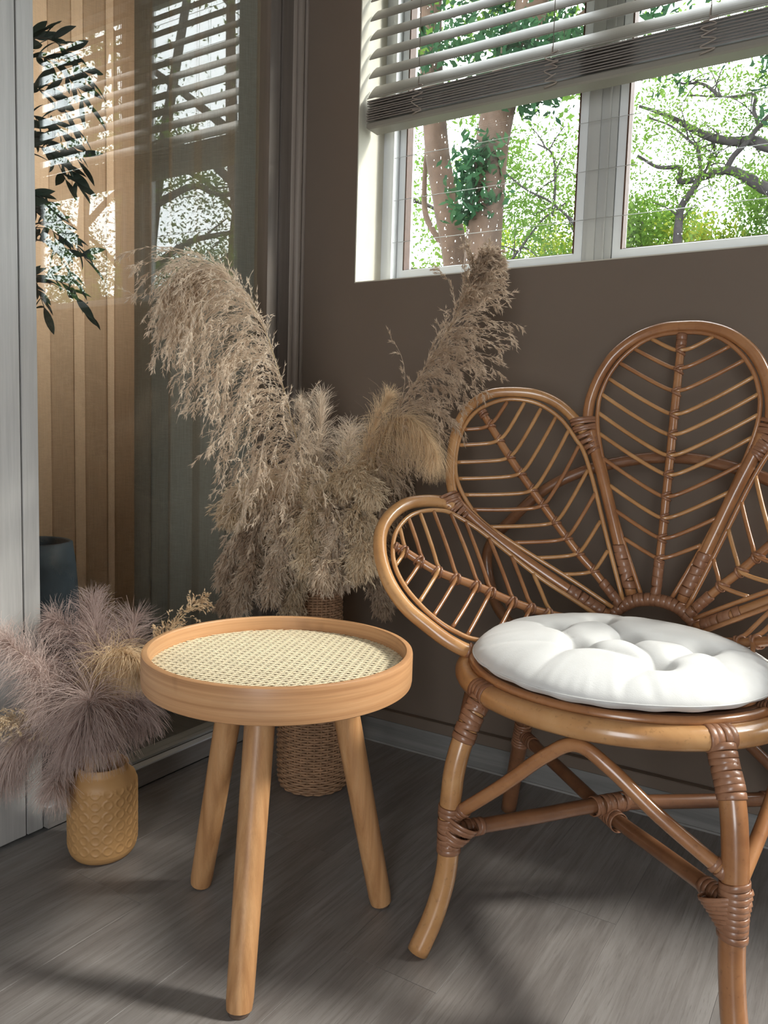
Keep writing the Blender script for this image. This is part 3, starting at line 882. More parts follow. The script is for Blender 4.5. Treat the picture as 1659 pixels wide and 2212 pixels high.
I1 = [(0.99, -0.245, 0.494), (0.929, -0.265, 0.532), (0.868, -0.286, 0.57), (0.798, -0.301, 0.619), (0.742, -0.314, 0.658), (0.690, -0.334, 0.689), (0.667, -0.354, 0.696), (0.645, -0.387, 0.694), (0.633, -0.423, 0.683), (0.632, -0.465, 0.658), (0.644, -0.497, 0.628), (0.665, -0.521, 0.597), (0.695, -0.533, 0.564), (0.729, -0.535, 0.535), (0.764, -0.53, 0.509), (0.798, -0.517, 0.489), (0.834, -0.489, 0.473), (0.90, -0.41, 0.464), (0.99, -0.28, 0.472)]
S1 = [(0.644, -0.491, 0.631), (0.661, -0.482, 0.623), (0.724, -0.457, 0.586), (0.788, -0.413, 0.559), (0.854, -0.374, 0.528), (0.917, -0.326, 0.504), (0.99, -0.262, 0.485)]
def mir(P): return [(2 * X0 - x, y, z) for x, y, z in P]
F3f = F3 + mir(F3[:-1])[::-1]
I3f = I3 + mir(I3[:-1])[::-1]

def petal(F, I, S, s_list, cL, cR, rF, mirror=False, base=None, tip=None, light=True):
    if mirror: F, I, S = mir(F), mir(I), mir(S)
    Fc = catmull(F, 6)
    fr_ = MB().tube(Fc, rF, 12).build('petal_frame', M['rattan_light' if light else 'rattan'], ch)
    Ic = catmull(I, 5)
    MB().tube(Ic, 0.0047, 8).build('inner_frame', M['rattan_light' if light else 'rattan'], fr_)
    Sc = catmull(S, 8)
    rs = 0.0085
    sp = MB().tube(Sc, [rs * .95, rs, rs, rs], 10).build('spine', M['rattan'], fr_)
    # local plane frame
    b = arr(base); t = arr(tip)
    if mirror: b = arr((2 * X0 - b[0], b[1], b[2])); t = arr((2 * X0 - t[0], t[1], t[2]))
    a = unit(t - b)
    cen = Ic.mean(0)
    _, _, vh = np.linalg.svd(Ic - cen)
    n = vh[2]
    if n[1] > 0: n = -n
    w = unit(np.cross(n, a)); w = w if w[0] > 0 else -w
    poly = np.stack([(Ic - b) @ a, (Ic - b) @ w], 1)
    S2d = np.stack([(Sc - b) @ a, (Sc - b) @ w, (Sc - b) @ n], 1)
    So = S2d[np.argsort(S2d[:, 0])]
    def inside(p):
        c = False; j = len(poly) - 1
        for i in range(len(poly)):
            if (poly[i, 1] > p[1]) != (poly[j, 1] > p[1]) and p[0] < (poly[j, 0] - poly[i, 0]) * (p[1] - poly[i, 1]) / (poly[j, 1] - poly[i, 1]) + poly[i, 0]:
                c = not c
            j = i
        return c
    if mirror: cL, cR = cR, cL
    for s0 in s_list:
        w0 = np.interp(s0, So[:, 0], So[:, 1]); n0 = np.interp(s0, So[:, 0], So[:, 2])
        side = {}
        for sg, c in ((-1, cL), (1, cR)):
            pts = []
            k = 0.0
            while k < 0.22:
                s = s0 + c * (math.sqrt(k * k + 0.012 ** 2) - 0.012) * (1 + 0.9 * k)
                p = (s, w0 + sg * k)
                if k > 0.006 and not inside(p): break
                pts.append(b + a * p[0] + w * p[1] + n * (n0 + 0.0085 * math.exp(-(k / 0.012) ** 2)))
                k += 0.004
            side[sg] = pts
        P = side[-1][::-1] + side[1][1:]
        if len(P) > 6:
            jitter = rng.normal(0, 0.0012, 3)
            P = arr(P)
            P[1:-1] += jitter * np.sin(np.linspace(0, math.pi, len(P) - 2))[:, None]
            MB().tube(P[::2] if len(P) > 24 else P, 0.0043, 8).build('rib', M['rattan_light'] if rng.random() < 0.5 else M['rattan'], fr_)
        c = b + a * s0 + w * w0 + n * n0
        i = int(np.argmin(np.linalg.norm(Sc - c, axis=1))); i = min(max(1, i), len(Sc) - 2)
        td = unit(Sc[i + 1] - Sc[i - 1])
        m = MB()
        for dk, tilt in ((-0.004, 0.5), (0.004, -0.5)):
            m.ring(c + td * dk, unit(td + w * tilt), n, rs + 0.0016 + 0.0035, rs + 0.0016, 0.0028, 0.001, 14)
        m.build('knot', M['wrap'], fr_)
    wrap(Sc[:5], rs + 0.001, 3, fr_)
    wrap(Sc[-6:], rs + 0.001, 4, fr_)
    return fr_
P3b, P3t = (1.085, -0.196, 0.554), (1.085, -0.117, 1.072)
P2b, P2t = (1.010, -0.216, 0.528), (0.699, -0.231, 0.909)
P1b, P1t = (0.917, -0.326, 0.504), (0.644, -0.491, 0.631)
s3 = [0.065, 0.107, 0.148, 0.192, 0.236, 0.276, 0.318, 0.359, 0.405, 0.451, 0.490]
s2 = [0.075, 0.120, 0.160, 0.201, 0.246, 0.285, 0.328, 0.371, 0.415, 0.454]
s1 = [0.012, 0.048, 0.087, 0.133, 0.165, 0.208, 0.246, 0.286, 0.322]
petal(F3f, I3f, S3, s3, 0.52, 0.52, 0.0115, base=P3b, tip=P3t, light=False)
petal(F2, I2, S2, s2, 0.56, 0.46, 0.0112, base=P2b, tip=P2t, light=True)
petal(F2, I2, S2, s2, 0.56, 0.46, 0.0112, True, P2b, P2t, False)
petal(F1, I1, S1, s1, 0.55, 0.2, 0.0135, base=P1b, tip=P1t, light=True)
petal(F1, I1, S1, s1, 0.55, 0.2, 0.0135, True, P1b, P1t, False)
for D, J in ((D23, (F3[0], F2[-1])), (D12, (F2[0], F1[0]))):
    for mm in (False, True):
        P = mir(D) if mm else D
        C_ = catmull(P, 8)
        dv = MB().tube(C_, [0.0125, 0.0125, 0.0120, 0.0115], 12).build('divider_pole', M['rattan'], ch)
        wrap(C_[-8:-1], 0.0128, 6, dv)
        j0, j1 = (mir(J) if mm else J)
        j0, j1 = arr(j0), arr(j1)
        # fan shaped lashing that ties the two neighbouring petals together
        mid = (j0 + j1) / 2; gap = np.linalg.norm(j0 - j1) / 2
        tdir = unit(C_[6] - C_[0]); uu = unit(j1 - j0)
        wrap([mid - tdir * 0.018, mid + tdir * 0.010, C_[0] + tdir * 0.045], 0.02, 11, dv, a=(gap + 0.017, 0.0155), b=(0.0125, 0.0135), u=uu, jitter=0.6)
# hub arch
hub_pts = [(0.985, -0.222, 0.462), (0.992, -0.214, 0.480), (1.010, -0.207, 0.506), (1.042, -0.202, 0.529), (1.085, -0.200, 0.537), (1.128, -0.202, 0.529), (1.160, -0.207, 0.506), (1.178, -0.214, 0.480), (1.185, -0.222, 0.462)]
hub_c = catmull(hub_pts, 6)
hub = MB().tube(hub_c, 0.012, 12).build('hub_arch', M['rattan_dark'], ch)
wrap(hub_c, 0.0128, 26, hub, jitter=0.15)
# arch pole behind the petals
AR = [(0.845, -0.268, 0.425), (0.80, -0.235, 0.44), (0.735, -0.18, 0.47), (0.70, -0.150, 0.52), (0.688, -0.145, 0.575), (0.705, -0.15, 0.62), (0.745, -0.155, 0.664), (0.815, -0.150, 0.735), (0.894, -0.132, 0.782), (0.994, -0.115, 0.812), (1.085, -0.110, 0.822)]
ARf = AR + mir(AR[:-1])[::-1]
MB().tube(catmull(ARf, 6), 0.0125, 12).build('back_arch', M['rattan_dark'], ch)
wrap([(0.825, -0.520, 0.458), (0.848, -0.508, 0.447)], 0.0155, 5, ch)
wrap(mir([(0.825, -0.520, 0.458), (0.848, -0.508, 0.447)]), 0.0155, 5, ch)

# ------------------------------------------------------------------ cushion
CU = (1.088, -0.468); CR = 0.250; CZ = 0.4605
tufts = [(0.975, -0.470), (1.030, -0.370), (1.102, -0.482), (1.224, -0.460), (1.183, -0.588), (1.048, -0.570)]
creases = [(0, 1), (1, 2), (2, 4), (4, 3), (0, 5), (5, 2), (2, 3), (5, 4)]
edge_cr = [(1, math.radians(97)), (0, math.radians(170)), (3, math.radians(25)), (4, math.radians(283)), (5, math.radians(255)), (5, math.radians(215)), (3, math.radians(330))]
def seg_d(p, a, b):
    ab = b - a; t = np.clip(((p - a) @ ab) / (ab @ ab), 0, 1)
    return np.linalg.norm(p - (a + ab * t[:, None]), axis=1), t
cu = MB()
nr, nt = 90, 300
tf = [arr(t) for t in tufts]
gi, gj = np.meshgrid(np.arange(nr + 1), np.arange(nt), indexing='ij')
rho = np.sin(math.pi / 2 * gi.ravel() / nr); th = 2 * math.pi * gj.ravel() / nt
rad = CR * rho * (1 + 0.010 * np.sin(3 * th + 1) + 0.006 * np.sin(7 * th))
p = np.stack([CU[0] + rad * np.cos(th), CU[1] + rad * np.sin(th)], 1)
prof = np.clip(1 - rho ** 3.2, 0, 1) ** 0.60
h = 0.047 * prof
dmin = np.min([np.linalg.norm(p - t, axis=1) for t in tf], axis=0)
h -= 0.019 * np.exp(-(dmin / 0.022) ** 2) * prof
for a, b in creases:
    d, t = seg_d(p, tf[a], tf[b]); h -= (0.0055 * np.exp(-(d / 0.016) ** 2) + 0.0042 * np.exp(-d / 0.0035)) * prof
for a, ang in edge_cr:
    e = arr((CU[0] + CR * math.cos(ang), CU[1] + CR * math.sin(ang)))
    d, t = seg_d(p, tf[a], e); h -= (1 - 0.65 * t) * (0.0050 * np.exp(-(d / 0.016) ** 2) + 0.0040 * np.exp(-d / 0.0035)) * prof
puck = 0.0020 * np.sin(31 * th + 2 * np.sin(5 * th)) * np.exp(-((1 - rho) / 0.10)) * (0.6 + 0.4 * np.sin(9 * th))
puck += 0.0012 * np.sin(67 * th + 3 * np.sin(4 * th)) * np.exp(-((1 - rho) / 0.06))
top = np.column_stack([p, CZ + 0.020 + h + puck * prof * 2.2])
hb = 0.034 * np.clip(1 - rho ** 3.5, 0, 1) ** 0.6
pk2 = 0.0016 * np.sin(23 * th + 1.3) * np.exp(-((1 - rho) / 0.15)) * (rho < 0.9999)
bot = np.column_stack([p, CZ + 0.020 - hb - pk2])
faces = []
for i in range(nr):
    for j in range(nt):
        k = (j + 1) % nt
        faces.append((i * nt + j, (i + 1) * nt + j, (i + 1) * nt + k, i * nt + k))
cu.add(top, faces)
cu.add(bot, [f[::-1] for f in faces])
V_ = np.vstack(cu.v)
zmin = V_[:, 2].min()
cush = cu.build('seat_cushion', M['cotton'], base=(CU[0], CU[1], CZ))
tag(cush, 'round white tufted cotton cushion on the rattan chair seat', 'cushion')
seam = [(CU[0] + (CR + 0.0008) * (1 + 0.010 * math.sin(3 * t + 1) + 0.006 * math.sin(7 * t)) * math.cos(t), CU[1] + (CR + 0.0008) * (1 + 0.010 * math.sin(3 * t + 1) + 0.006 * math.sin(7 * t)) * math.sin(t), CZ + 0.020) for t in np.linspace(0, 2 * math.pi, 160, endpoint=False)]
MB().tube(seam, 0.0011, 6, closed=True).build('seam', M['cotton'], cush)

# ------------------------------------------------------------------ wicker basket vase
BK = (0.332, -0.322, 0.0)
bprof = [(0.078, 0.003), (0.084, 0.02), (0.0862, 0.08), (0.0862, 0.20), (0.083, 0.29), (0.072, 0.345), (0.061, 0.385), (0.0575, 0.43), (0.058, 0.47), (0.061, 0.50)]
def bk_r(z):
    return float(np.interp(z, [p[1] for p in bprof], [p[0] for p in bprof]))
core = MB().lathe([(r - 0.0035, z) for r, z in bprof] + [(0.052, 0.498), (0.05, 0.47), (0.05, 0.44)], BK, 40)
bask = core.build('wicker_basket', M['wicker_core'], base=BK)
tag(bask, 'tall brown wicker basket vase on the floor behind the side table', 'basket')
wk = MB(); NS = 34
zr = 0.004; row = 0
while zr < 0.498:
    P = []
    R = bk_r(zr)
    for k in range(NS * 4):
        t = 2 * math.pi * k / (NS * 4)
        P.append((BK[0] + (R + 0.0022 * math.cos(NS / 2 * 2 * t / 2 + math.pi * row)) * math.cos(t), BK[1] + (R + 0.0022 * math.cos(NS / 2 * 2 * t / 2 + math.pi * row)) * math.sin(t), zr))
    wk.tube(P, 0.0030, 5, closed=True, up=(0, 0, 1))
    zr += 0.0063; row += 1
tag(wk.build('woven_strands', M['wicker'], bask), 'tightly woven horizontal wicker strands', kind='stuff')
stk = MB()
for k in range(NS):
    t = 2 * math.pi * k / NS
    P = [(BK[0] + (bk_r(z) - 0.001) * math.cos(t), BK[1] + (bk_r(z) - 0.001) * math.sin(t), z) for z in np.linspace(0.004, 0.498, 14)]
    stk.tube(P, 0.0026, 5)
tag(stk.build('upright_stakes', M['wicker'], bask), kind='stuff')

# ------------------------------------------------------------------ amber jar
VS = (0.184, -0.823, 0.0)
vprof = [(0.0, 0.0), (0.045, 0.0), (0.056, 0.004), (0.064, 0.016), (0.066, 0.030), (0.0662, 0.10), (0.066, 0.150), (0.0625, 0.162), (0.053, 0.171), (0.0495, 0.176), (0.0495, 0.186), (0.0475, 0.188), (0.0455, 0.186), (0.0455, 0.15)]
pz = np.array([p[1] for p in vprof[:11]]); pr = np.array([p[0] for p in vprof[:11]])
jar = MB()
nz_, nt_ = 150, 300
cell = 2 * math.pi * 0.066 / 18
vs = []
body_z = np.linspace(0.018, 0.156, nz_)
def relief(t, z):
    u = t * 0.066 / cell; v_ = z / cell
    fu, fv = (u % 1) - 0.5, (v_ % 1) - 0.5
    d = math.hypot(fu, fv)
    ringv = math.exp(-((d - 0.36) / 0.075) ** 2)
    dia = min(abs(((u + v_) % 1) - 0.5), abs(((u - v_) % 1) - 0.5))
    dv = math.exp(-(dia / 0.06) ** 2) * (1 if d > 0.36 else 0.0)
    hole = -0.5 * math.exp(-(d / 0.24) ** 4)
    return 0.0013 * max(ringv, 0.8 * dv) + 0.0011 * hole
for z in body_z:
    r0 = float(np.interp(z, pz, pr))
    fade = min(1, (z - 0.018) / 0.008, (0.156 - z) / 0.008)
    for k in range(nt_):
        t = 2 * math.pi * k / nt_
        r = r0 + relief(t, z) * max(0, fade)
        vs.append((VS[0] + r * math.cos(t), VS[1] + r * math.sin(t), z))
fs = []
for i in range(nz_ - 1):
    for k in range(nt_):
        k2 = (k + 1) % nt_
        fs.append((i * nt_ + k, i * nt_ + k2, (i + 1) * nt_ + k2, (i + 1) * nt_ + k))
jar.add(vs, fs)
jar.lathe([(0.0, 0.0), (0.045, 0.0), (0.056, 0.004), (0.062, 0.012), (float(np.interp(0.018, pz, pr)), 0.018)], VS, 96, caps=False)
jar.lathe([(float(np.interp(0.156, pz, pr)), 0.156), (0.0625, 0.162), (0.053, 0.171), (0.0495, 0.176), (0.0495, 0.186), (0.0475, 0.188), (0.0455, 0.186), (0.0455, 0.10), (0.0, 0.10)], VS, 96, caps=False)
vase = tag(jar.build('ceramic_jar', M['amber'], base=VS), 'amber ceramic jar embossed with a cane pattern, on the floor by the wood wall', 'vase')

# ------------------------------------------------------------------ dried grass
def ribbons(P, w0, w1, r):
    # P (N,S,3) strands to tapered flat ribbons
    N, S, _ = P.shape
    Tn = np.gradient(P, axis=1)
    rnd = r.normal(size=(N, 1, 3))
    side = np.cross(Tn, rnd); side /= np.linalg.norm(side, axis=2, keepdims=True) + 1e-12
    w = np.linspace(w0, w1, S)[None, :, None] * r.uniform(0.7, 1.3, size=(N, 1, 1))
    L = P + side * w; R = P - side * w
    V = np.stack([L, R], 2).reshape(-1, 3)
    base = np.arange(N)[:, None] * (S * 2) + np.arange(S - 1)[None, :] * 2
    F = np.stack([base, base + 1, base + 3, base + 2], -1).reshape(-1, 4)
    return V, F
def polymesh(name, parts, mat, parent):
    Vs = []; Fs = []; n = 0
    for V, F in parts:
        Vs.append(V); Fs.append(F + n); n += len(V)
    V = np.vstack(Vs) - arr(WL[parent.name])
    me_ = bpy.data.meshes.new(name)
    me_.vertices.add(len(V)); me_.vertices.foreach_set('co', V.astype(np.float32).ravel())
    nl = sum(F.size for F in Fs); nf = sum(len(F) for F in Fs)
    me_.loops.add(nl); me_.polygons.add(nf)
    me_.loops.foreach_set('vertex_index', np.concatenate([F.ravel() for F in Fs]).astype(np.int32))
    sizes = np.concatenate([np.full(len(F), F.shape[1]) for F in Fs])
    me_.polygons.foreach_set('loop_start', np.concatenate([[0], np.cumsum(sizes)[:-1]]).astype(np.int32))
    me_.materials.append(mat); me_.update(calc_edges=True); me_.validate()
    o = bpy.data.objects.new(name, me_); col.objects.link(o); o.parent = parent
    WL[o.name] = WL[parent.name]
    o['kind'] = 'stuff'
    return o
def strands(spine, t, dirs, length, S, g, curl, r):
    # spine sampled (n,3); t (N,) start param; dirs (N,3); gravity bends each strand downward
    N = len(t)
    idx = t * (len(spine) - 1)
    i0 = np.clip(idx.astype(int), 0, len(spine) - 2); fr = (idx - i0)[:, None]
    p = spine[i0] * (1 - fr) + spine[i0 + 1] * fr
    P = np.zeros((N, S, 3)); P[:, 0] = p
    d = dirs.copy()
    step = (length / (S - 1))[:, None]
    wob = r.normal(size=(N, 3)) * curl
    for k in range(1, S):
        d = d + np.array([0, 0, -1.0]) * g[:, None] / (S - 1) + wob / (S - 1)
        d /= np.linalg.norm(d, axis=1, keepdims=True)
        p = p + d * step
        P[:, k] = p
    return P
def start_dirs(spine, t, spread, lean, r, bias=None):
    T_ = np.gradient(spine, axis=0); T_ /= np.linalg.norm(T_, axis=1, keepdims=True)
    i = np.clip((t * (len(spine) - 1)).astype(int), 0, len(spine) - 1)
    tt = T_[i]
    rd = r.normal(size=(len(t), 3)); rd -= tt * (rd * tt).sum(1, keepdims=True)
    rd /= np.linalg.norm(rd, axis=1, keepdims=True)
    if bias is not None: rd = rd + arr(bias)[None]
    sprd = spread if np.isscalar(spread) else arr(spread)[:, None]
    d = tt * lean + rd * sprd
    return d / np.linalg.norm(d, axis=1, keepdims=True)
def keep_out(P):
    # strands brush against the glass, wall and floor instead of passing through
    P[..., 0] = np.where(P[..., 0] < 0.028, 0.028 + 0.10 * (0.028 - P[..., 0]) * 0.1, P[..., 0])
    P[..., 1] = np.where(P[..., 1] > -0.03, -0.03, P[..., 1])
    P[..., 2] = np.maximum(P[..., 2], 0.004)
    return P

def pampas(name, stem, spine, label, mat, group, nb=150, length=(0.10, 0.16), spread=0.6, lean=0.9, g=1.6, ns=9, nf=13, sl=(0.02, 0.04), fl=0.009, bias=None, seed=1, profile=None, t0=0.0, fw=0.0007, upright=False):
    r = np.random.default_rng(seed)
    sp = catmull(spine, 10); st = catmull(stem, 8)
    root = empty(name, tuple(stem[0]), label, 'dried grass', group)
    MB().tube(st, [0.0022, 0.002], 6).build('stalk', M['stalk'], root)
    MB().tube(sp, [0.0018, 0.0006], 5).build('stalk', M['stalk'], root)
    t = t0 + (1 - t0) * r.random(nb)
    L = r.uniform(*length, size=nb)
    prof = np.sin(np.pi * np.clip(0.16 + 0.80 * t, 0, 1)) ** 0.7 if profile is None else profile(t)
    L = L * prof + 0.012
    d = start_dirs(sp, t, spread * np.clip((1 - t) * 2.4, 0.3, 1.0) if upright else spread, lean, r, bias)
    S1_ = 9
    P = strands(sp, t, d, L, S1_, g * (0.6 + 0.8 * r.random(nb)) * (np.clip(1.25 - t, 0.3, 1.0) if upright else 1.0), 0.45, r)
    def along(Q, u):
        n = Q.shape[1] - 1
        ii = u * n; a = np.clip(ii.astype(int), 0, n - 1); f = (ii - a)[..., None]
        rows = np.arange(len(Q))[:, None]
        p = Q[rows, a] * (1 - f) + Q[rows, a + 1] * f
        tg = Q[rows, a + 1] - Q[rows, a]; tg /= np.linalg.norm(tg, axis=2, keepdims=True) + 1e-9
        return p, tg
    # side branchlets
    u = r.uniform(0.06, 0.98, (nb, ns))
    p, tg = along(P, u)
    dv = tg + r.normal(size=tg.shape) * 0.38; dv /= np.linalg.norm(dv, axis=2, keepdims=True)
    N2 = nb * ns; p = p.reshape(-1, 3); dv = dv.reshape(-1, 3)
    L2 = r.uniform(*sl, size=N2) * (1.1 - 0.45 * u.ravel())
    if upright: L2 = L2 * np.repeat(np.clip((1 - t) / 0.35, 0.4, 1.0), ns)
    S2_ = 5
    Q = np.zeros((N2, S2_, 3)); Q[:, 0] = p; q_ = p.copy()
    for k in range(1, S2_):
        dv = dv + np.array([0, 0, -1.0]) * 0.55 / (S2_ - 1); dv /= np.linalg.norm(dv, axis=1, keepdims=True)
        q_ = q_ + dv * (L2 / (S2_ - 1))[:, None]; Q[:, k] = q_
    keep_out(P); keep_out(Q)
    parts = [ribbons(P, 0.0006, 0.0002, r), ribbons(Q, 0.00035, 0.00015, r)]
    def florets(Qs, K_, k_len):
        p, tg = along(Qs, r.uniform(0.05, 1.0, (len(Qs), K_)))
        dv = tg + r.normal(size=tg.shape) * 0.30; dv /= np.linalg.norm(dv, axis=2, keepdims=True)
        ln = k_len * r.uniform(0.6, 1.3, size=(len(Qs), K_, 1))
        sd_ = np.cross(dv, r.normal(size=dv.shape)); sd_ /= np.linalg.norm(sd_, axis=2, keepdims=True) + 1e-9
        A = p + sd_ * fw * 0.4; Bp = p + dv * ln * 0.4 + sd_ * fw; Cp = p + dv * ln; Dp = p + dv * ln * 0.35 - sd_ * fw
        V = keep_out(np.stack([A, Bp, Cp, Dp], 2)).reshape(-1, 3)
        return V, np.arange(len(V)).reshape(-1, 4)
    parts.append(florets(Q, nf, fl)); parts.append(florets(P, nf, fl))
    polymesh('plume', parts, mat, root)
    return root
def feather(name, stem, spine, label, mat, group, n=1600, length=(0.05, 0.08), spread=0.75, lean=0.8, g=0.8, bias=None, seed=1, w=0.0005, S=6, curl=0.45, t0=0.0, profile=None):
    r = np.random.default_rng(seed)
    sp = catmull(spine, 10); st = catmull(stem, 8)
    root = empty(name, tuple(stem[0]), label, 'dried grass', group)
    MB().tube(st, [0.002, 0.0016], 6).build('stalk', M['stalk'], root)
    MB().tube(sp, [0.0014, 0.0005], 5).build('stalk', M['stalk'], root)
    n = int(n * 0.55)
    t = t0 + (1 - t0) * r.random(n)
    L = r.uniform(*length, size=n)
    L *= (np.sin(np.pi * np.clip(0.25 + 0.65 * t, 0, 1)) ** 0.6) if profile is None else profile(t)
    d = start_dirs(sp, t, spread, lean, r, bias)
    P = keep_out(strands(sp, t, d, L, S, g * (0.5 + r.random(n)), curl, r))
    polymesh('plume', [ribbons(P, w, w * 0.35, r)], mat, root)
    return root

BT = (0.332, -0.322, 0.46)
def stem_to(p, c=BT, sp=0.03):
    p = arr(p); c0 = arr(c) + arr(((p[0] - c[0]) * 0.12, (p[1] - c[1]) * 0.12, 0))
    return [tuple(c0), tuple(c0 * 0.5 + p * 0.5 + arr((0, 0, 0.012))), tuple(p)]
GB = 'pampas plumes in the wicker basket'
A_ = [(0.33, -0.36, 0.7), (0.351, -0.42, 0.797), (0.375, -0.49, 0.886), (0.384, -0.54, 0.969), (0.38, -0.58, 1.048), (0.371, -0.62, 1.107), (0.35, -0.65, 1.147), (0.329, -0.68, 1.162), (0.306, -0.7, 1.152)]
pampas('pampas_plume', stem_to(A_[0]), A_, 'tallest beige pampas plume leaning towards the glass door', M['pampas'], GB, nb=250, length=(0.14, 0.25), spread=0.5, lean=0.95, g=2.7, ns=11, nf=13, bias=(-0.75, -0.30, -0.05), seed=11, fl=0.011, fw=0.0009, sl=(0.025, 0.05),
       profile=lambda t: 0.28 + 0.85 * np.sin(np.pi * np.clip(0.10 + 0.62 * (1 - t), 0, 1)))
B_ = [(0.433, -0.33, 0.658), (0.461, -0.326, 0.754), (0.504, -0.321, 0.848), (0.567, -0.317, 0.948), (0.632, -0.313, 1.04), (0.676, -0.309, 1.12), (0.7, -0.304, 1.178), (0.722, -0.3, 1.205)]
pampas('pampas_plume', stem_to(B_[0]), B_, 'tall brown pampas plume leaning towards the chair, tip against the window sill', M['pampas_brown'], GB, nb=240, length=(0.10, 0.18), spread=0.42, lean=1.0, g=1.9, ns=10, nf=13, bias=(0.70, -0.2, -0.1), seed=12, upright=True, fl=0.011, fw=0.0009, t0=0.10, sl=(0.02, 0.04),
       profile=lambda t: (0.14 + 0.86 * np.clip((1 - t) / 0.50, 0, 1) ** 0.8) * (0.45 + 0.65 * np.sin(np.pi * np.clip(0.15 + 0.75 * (1 - t), 0, 1))))
C1 = [(0.323, -0.31, 0.697), (0.303, -0.29, 0.764), (0.291, -0.27, 0.868), (0.277, -0.25, 0.942)]
feather('feather_plume', stem_to(C1[0]), C1, 'upright pale feathery grass spike in the middle of the basket bunch', M['pampas_white'], GB, n=1500, length=(0.05, 0.085), spread=0.6, lean=1.1, g=0.3, seed=13)
C2 = [(0.311, -0.31, 0.696), (0.267, -0.28, 0.793), (0.226, -0.25, 0.867), (0.195, -0.22, 0.930)]
feather('feather_plume', stem_to(C2[0]), C2, 'pale feathery grass spike half hidden behind the tallest plume', M['pampas_white'], GB, n=1300, length=(0.05, 0.08), spread=0.6, lean=1.1, g=0.3, seed=14)
Oc = [(0.37, -0.30, 0.70), (0.372, -0.27, 0.80), (0.365, -0.24, 0.865)]
feather('feather_plume', stem_to(Oc[0]), Oc, 'fluffy greyish white grass head behind the bunch centre', M['pampas_white'], GB, n=1600, length=(0.05, 0.09), spread=0.9, lean=0.6, g=0.4, seed=15, curl=0.9)
D_ = [(0.472, -0.35, 0.732), (0.506, -0.364, 0.803), (0.554, -0.378, 0.872), (0.608, -0.392, 0.886), (0.661, -0.406, 0.852), (0.690, -0.42, 0.811)]
feather('silky_plume', stem_to(D_[0]), D_, 'silky golden grass plume arching over beside the brown plume', M['pampas_gold'], GB, n=3200, length=(0.08, 0.13), spread=0.5, lean=0.6, g=2.3, seed=16, curl=0.5, w=0.0003)
E_ = [(0.442, -0.33, 0.73), (0.462, -0.33, 0.801), (0.492, -0.33, 0.884), (0.522, -0.33, 0.935)]
feather('silky_plume', stem_to(E_[0]), E_, 'upright wispy golden grass in front of the brown plume', M['pampas_gold'], GB, n=1300, length=(0.05, 0.08), spread=0.45, lean=1.2, g=0.4, seed=17)
droop = dict(
    F=([(0.384, -0.36, 0.68), (0.403, -0.38, 0.729), (0.466, -0.4, 0.775), (0.517, -0.42, 0.770), (0.548, -0.44, 0.744)], 'cream pampas plume arching over the front of the basket bunch', 'pampas_cream', 0),
    G=([(0.342, -0.35, 0.652), (0.312, -0.376, 0.709), (0.272, -0.402, 0.736), (0.219, -0.428, 0.73), (0.190, -0.454, 0.705), (0.205, -0.48, 0.669)], 'pale cream pampas plume bending below the tallest plume', 'pampas_cream', 1),
    H=([(0.388, -0.38, 0.658), (0.401, -0.415, 0.692), (0.417, -0.45, 0.665), (0.439, -0.485, 0.626), (0.455, -0.51, 0.597)], 'cream pampas plume hanging down the middle of the bunch', 'pampas_cream', 2),
    I=([(0.33, -0.35, 0.641), (0.289, -0.375, 0.649), (0.236, -0.4, 0.598), (0.208, -0.425, 0.529), (0.2, -0.45, 0.463)], 'drooping beige pampas plume ending above the cane table rim', 'pampas', 3),
    J=([(0.408, -0.36, 0.649), (0.452, -0.36, 0.685), (0.487, -0.36, 0.641), (0.523, -0.36, 0.563), (0.540, -0.36, 0.496)], 'drooping brown pampas plume hanging beside the chair arm petal', 'pampas_brown', 4),
    K=([(0.357, -0.37, 0.64), (0.331, -0.39, 0.644), (0.33, -0.41, 0.594), (0.342, -0.43, 0.537), (0.358, -0.445, 0.490)], 'cream pampas plume hanging straight down over the basket neck', 'pampas_cream', 5),
    L=([(0.303, -0.33, 0.637), (0.241, -0.348, 0.663), (0.166, -0.365, 0.639), (0.115, -0.383, 0.568), (0.098, -0.4, 0.491)], 'long beige pampas plume drooping nearest the glass door', 'pampas', 6),
    M=([(0.412, -0.35, 0.658), (0.45, -0.357, 0.717), (0.487, -0.365, 0.734), (0.525, -0.373, 0.714), (0.553, -0.38, 0.671)], 'dark brown pampas plume under the silky golden plume', 'pampas_brown', 7),
    N=([(0.411, -0.38, 0.646), (0.462, -0.413, 0.675), (0.490, -0.447, 0.628), (0.508, -0.475, 0.576)], 'beige pampas plume drooping in front of the chair arm', 'pampas', 8))
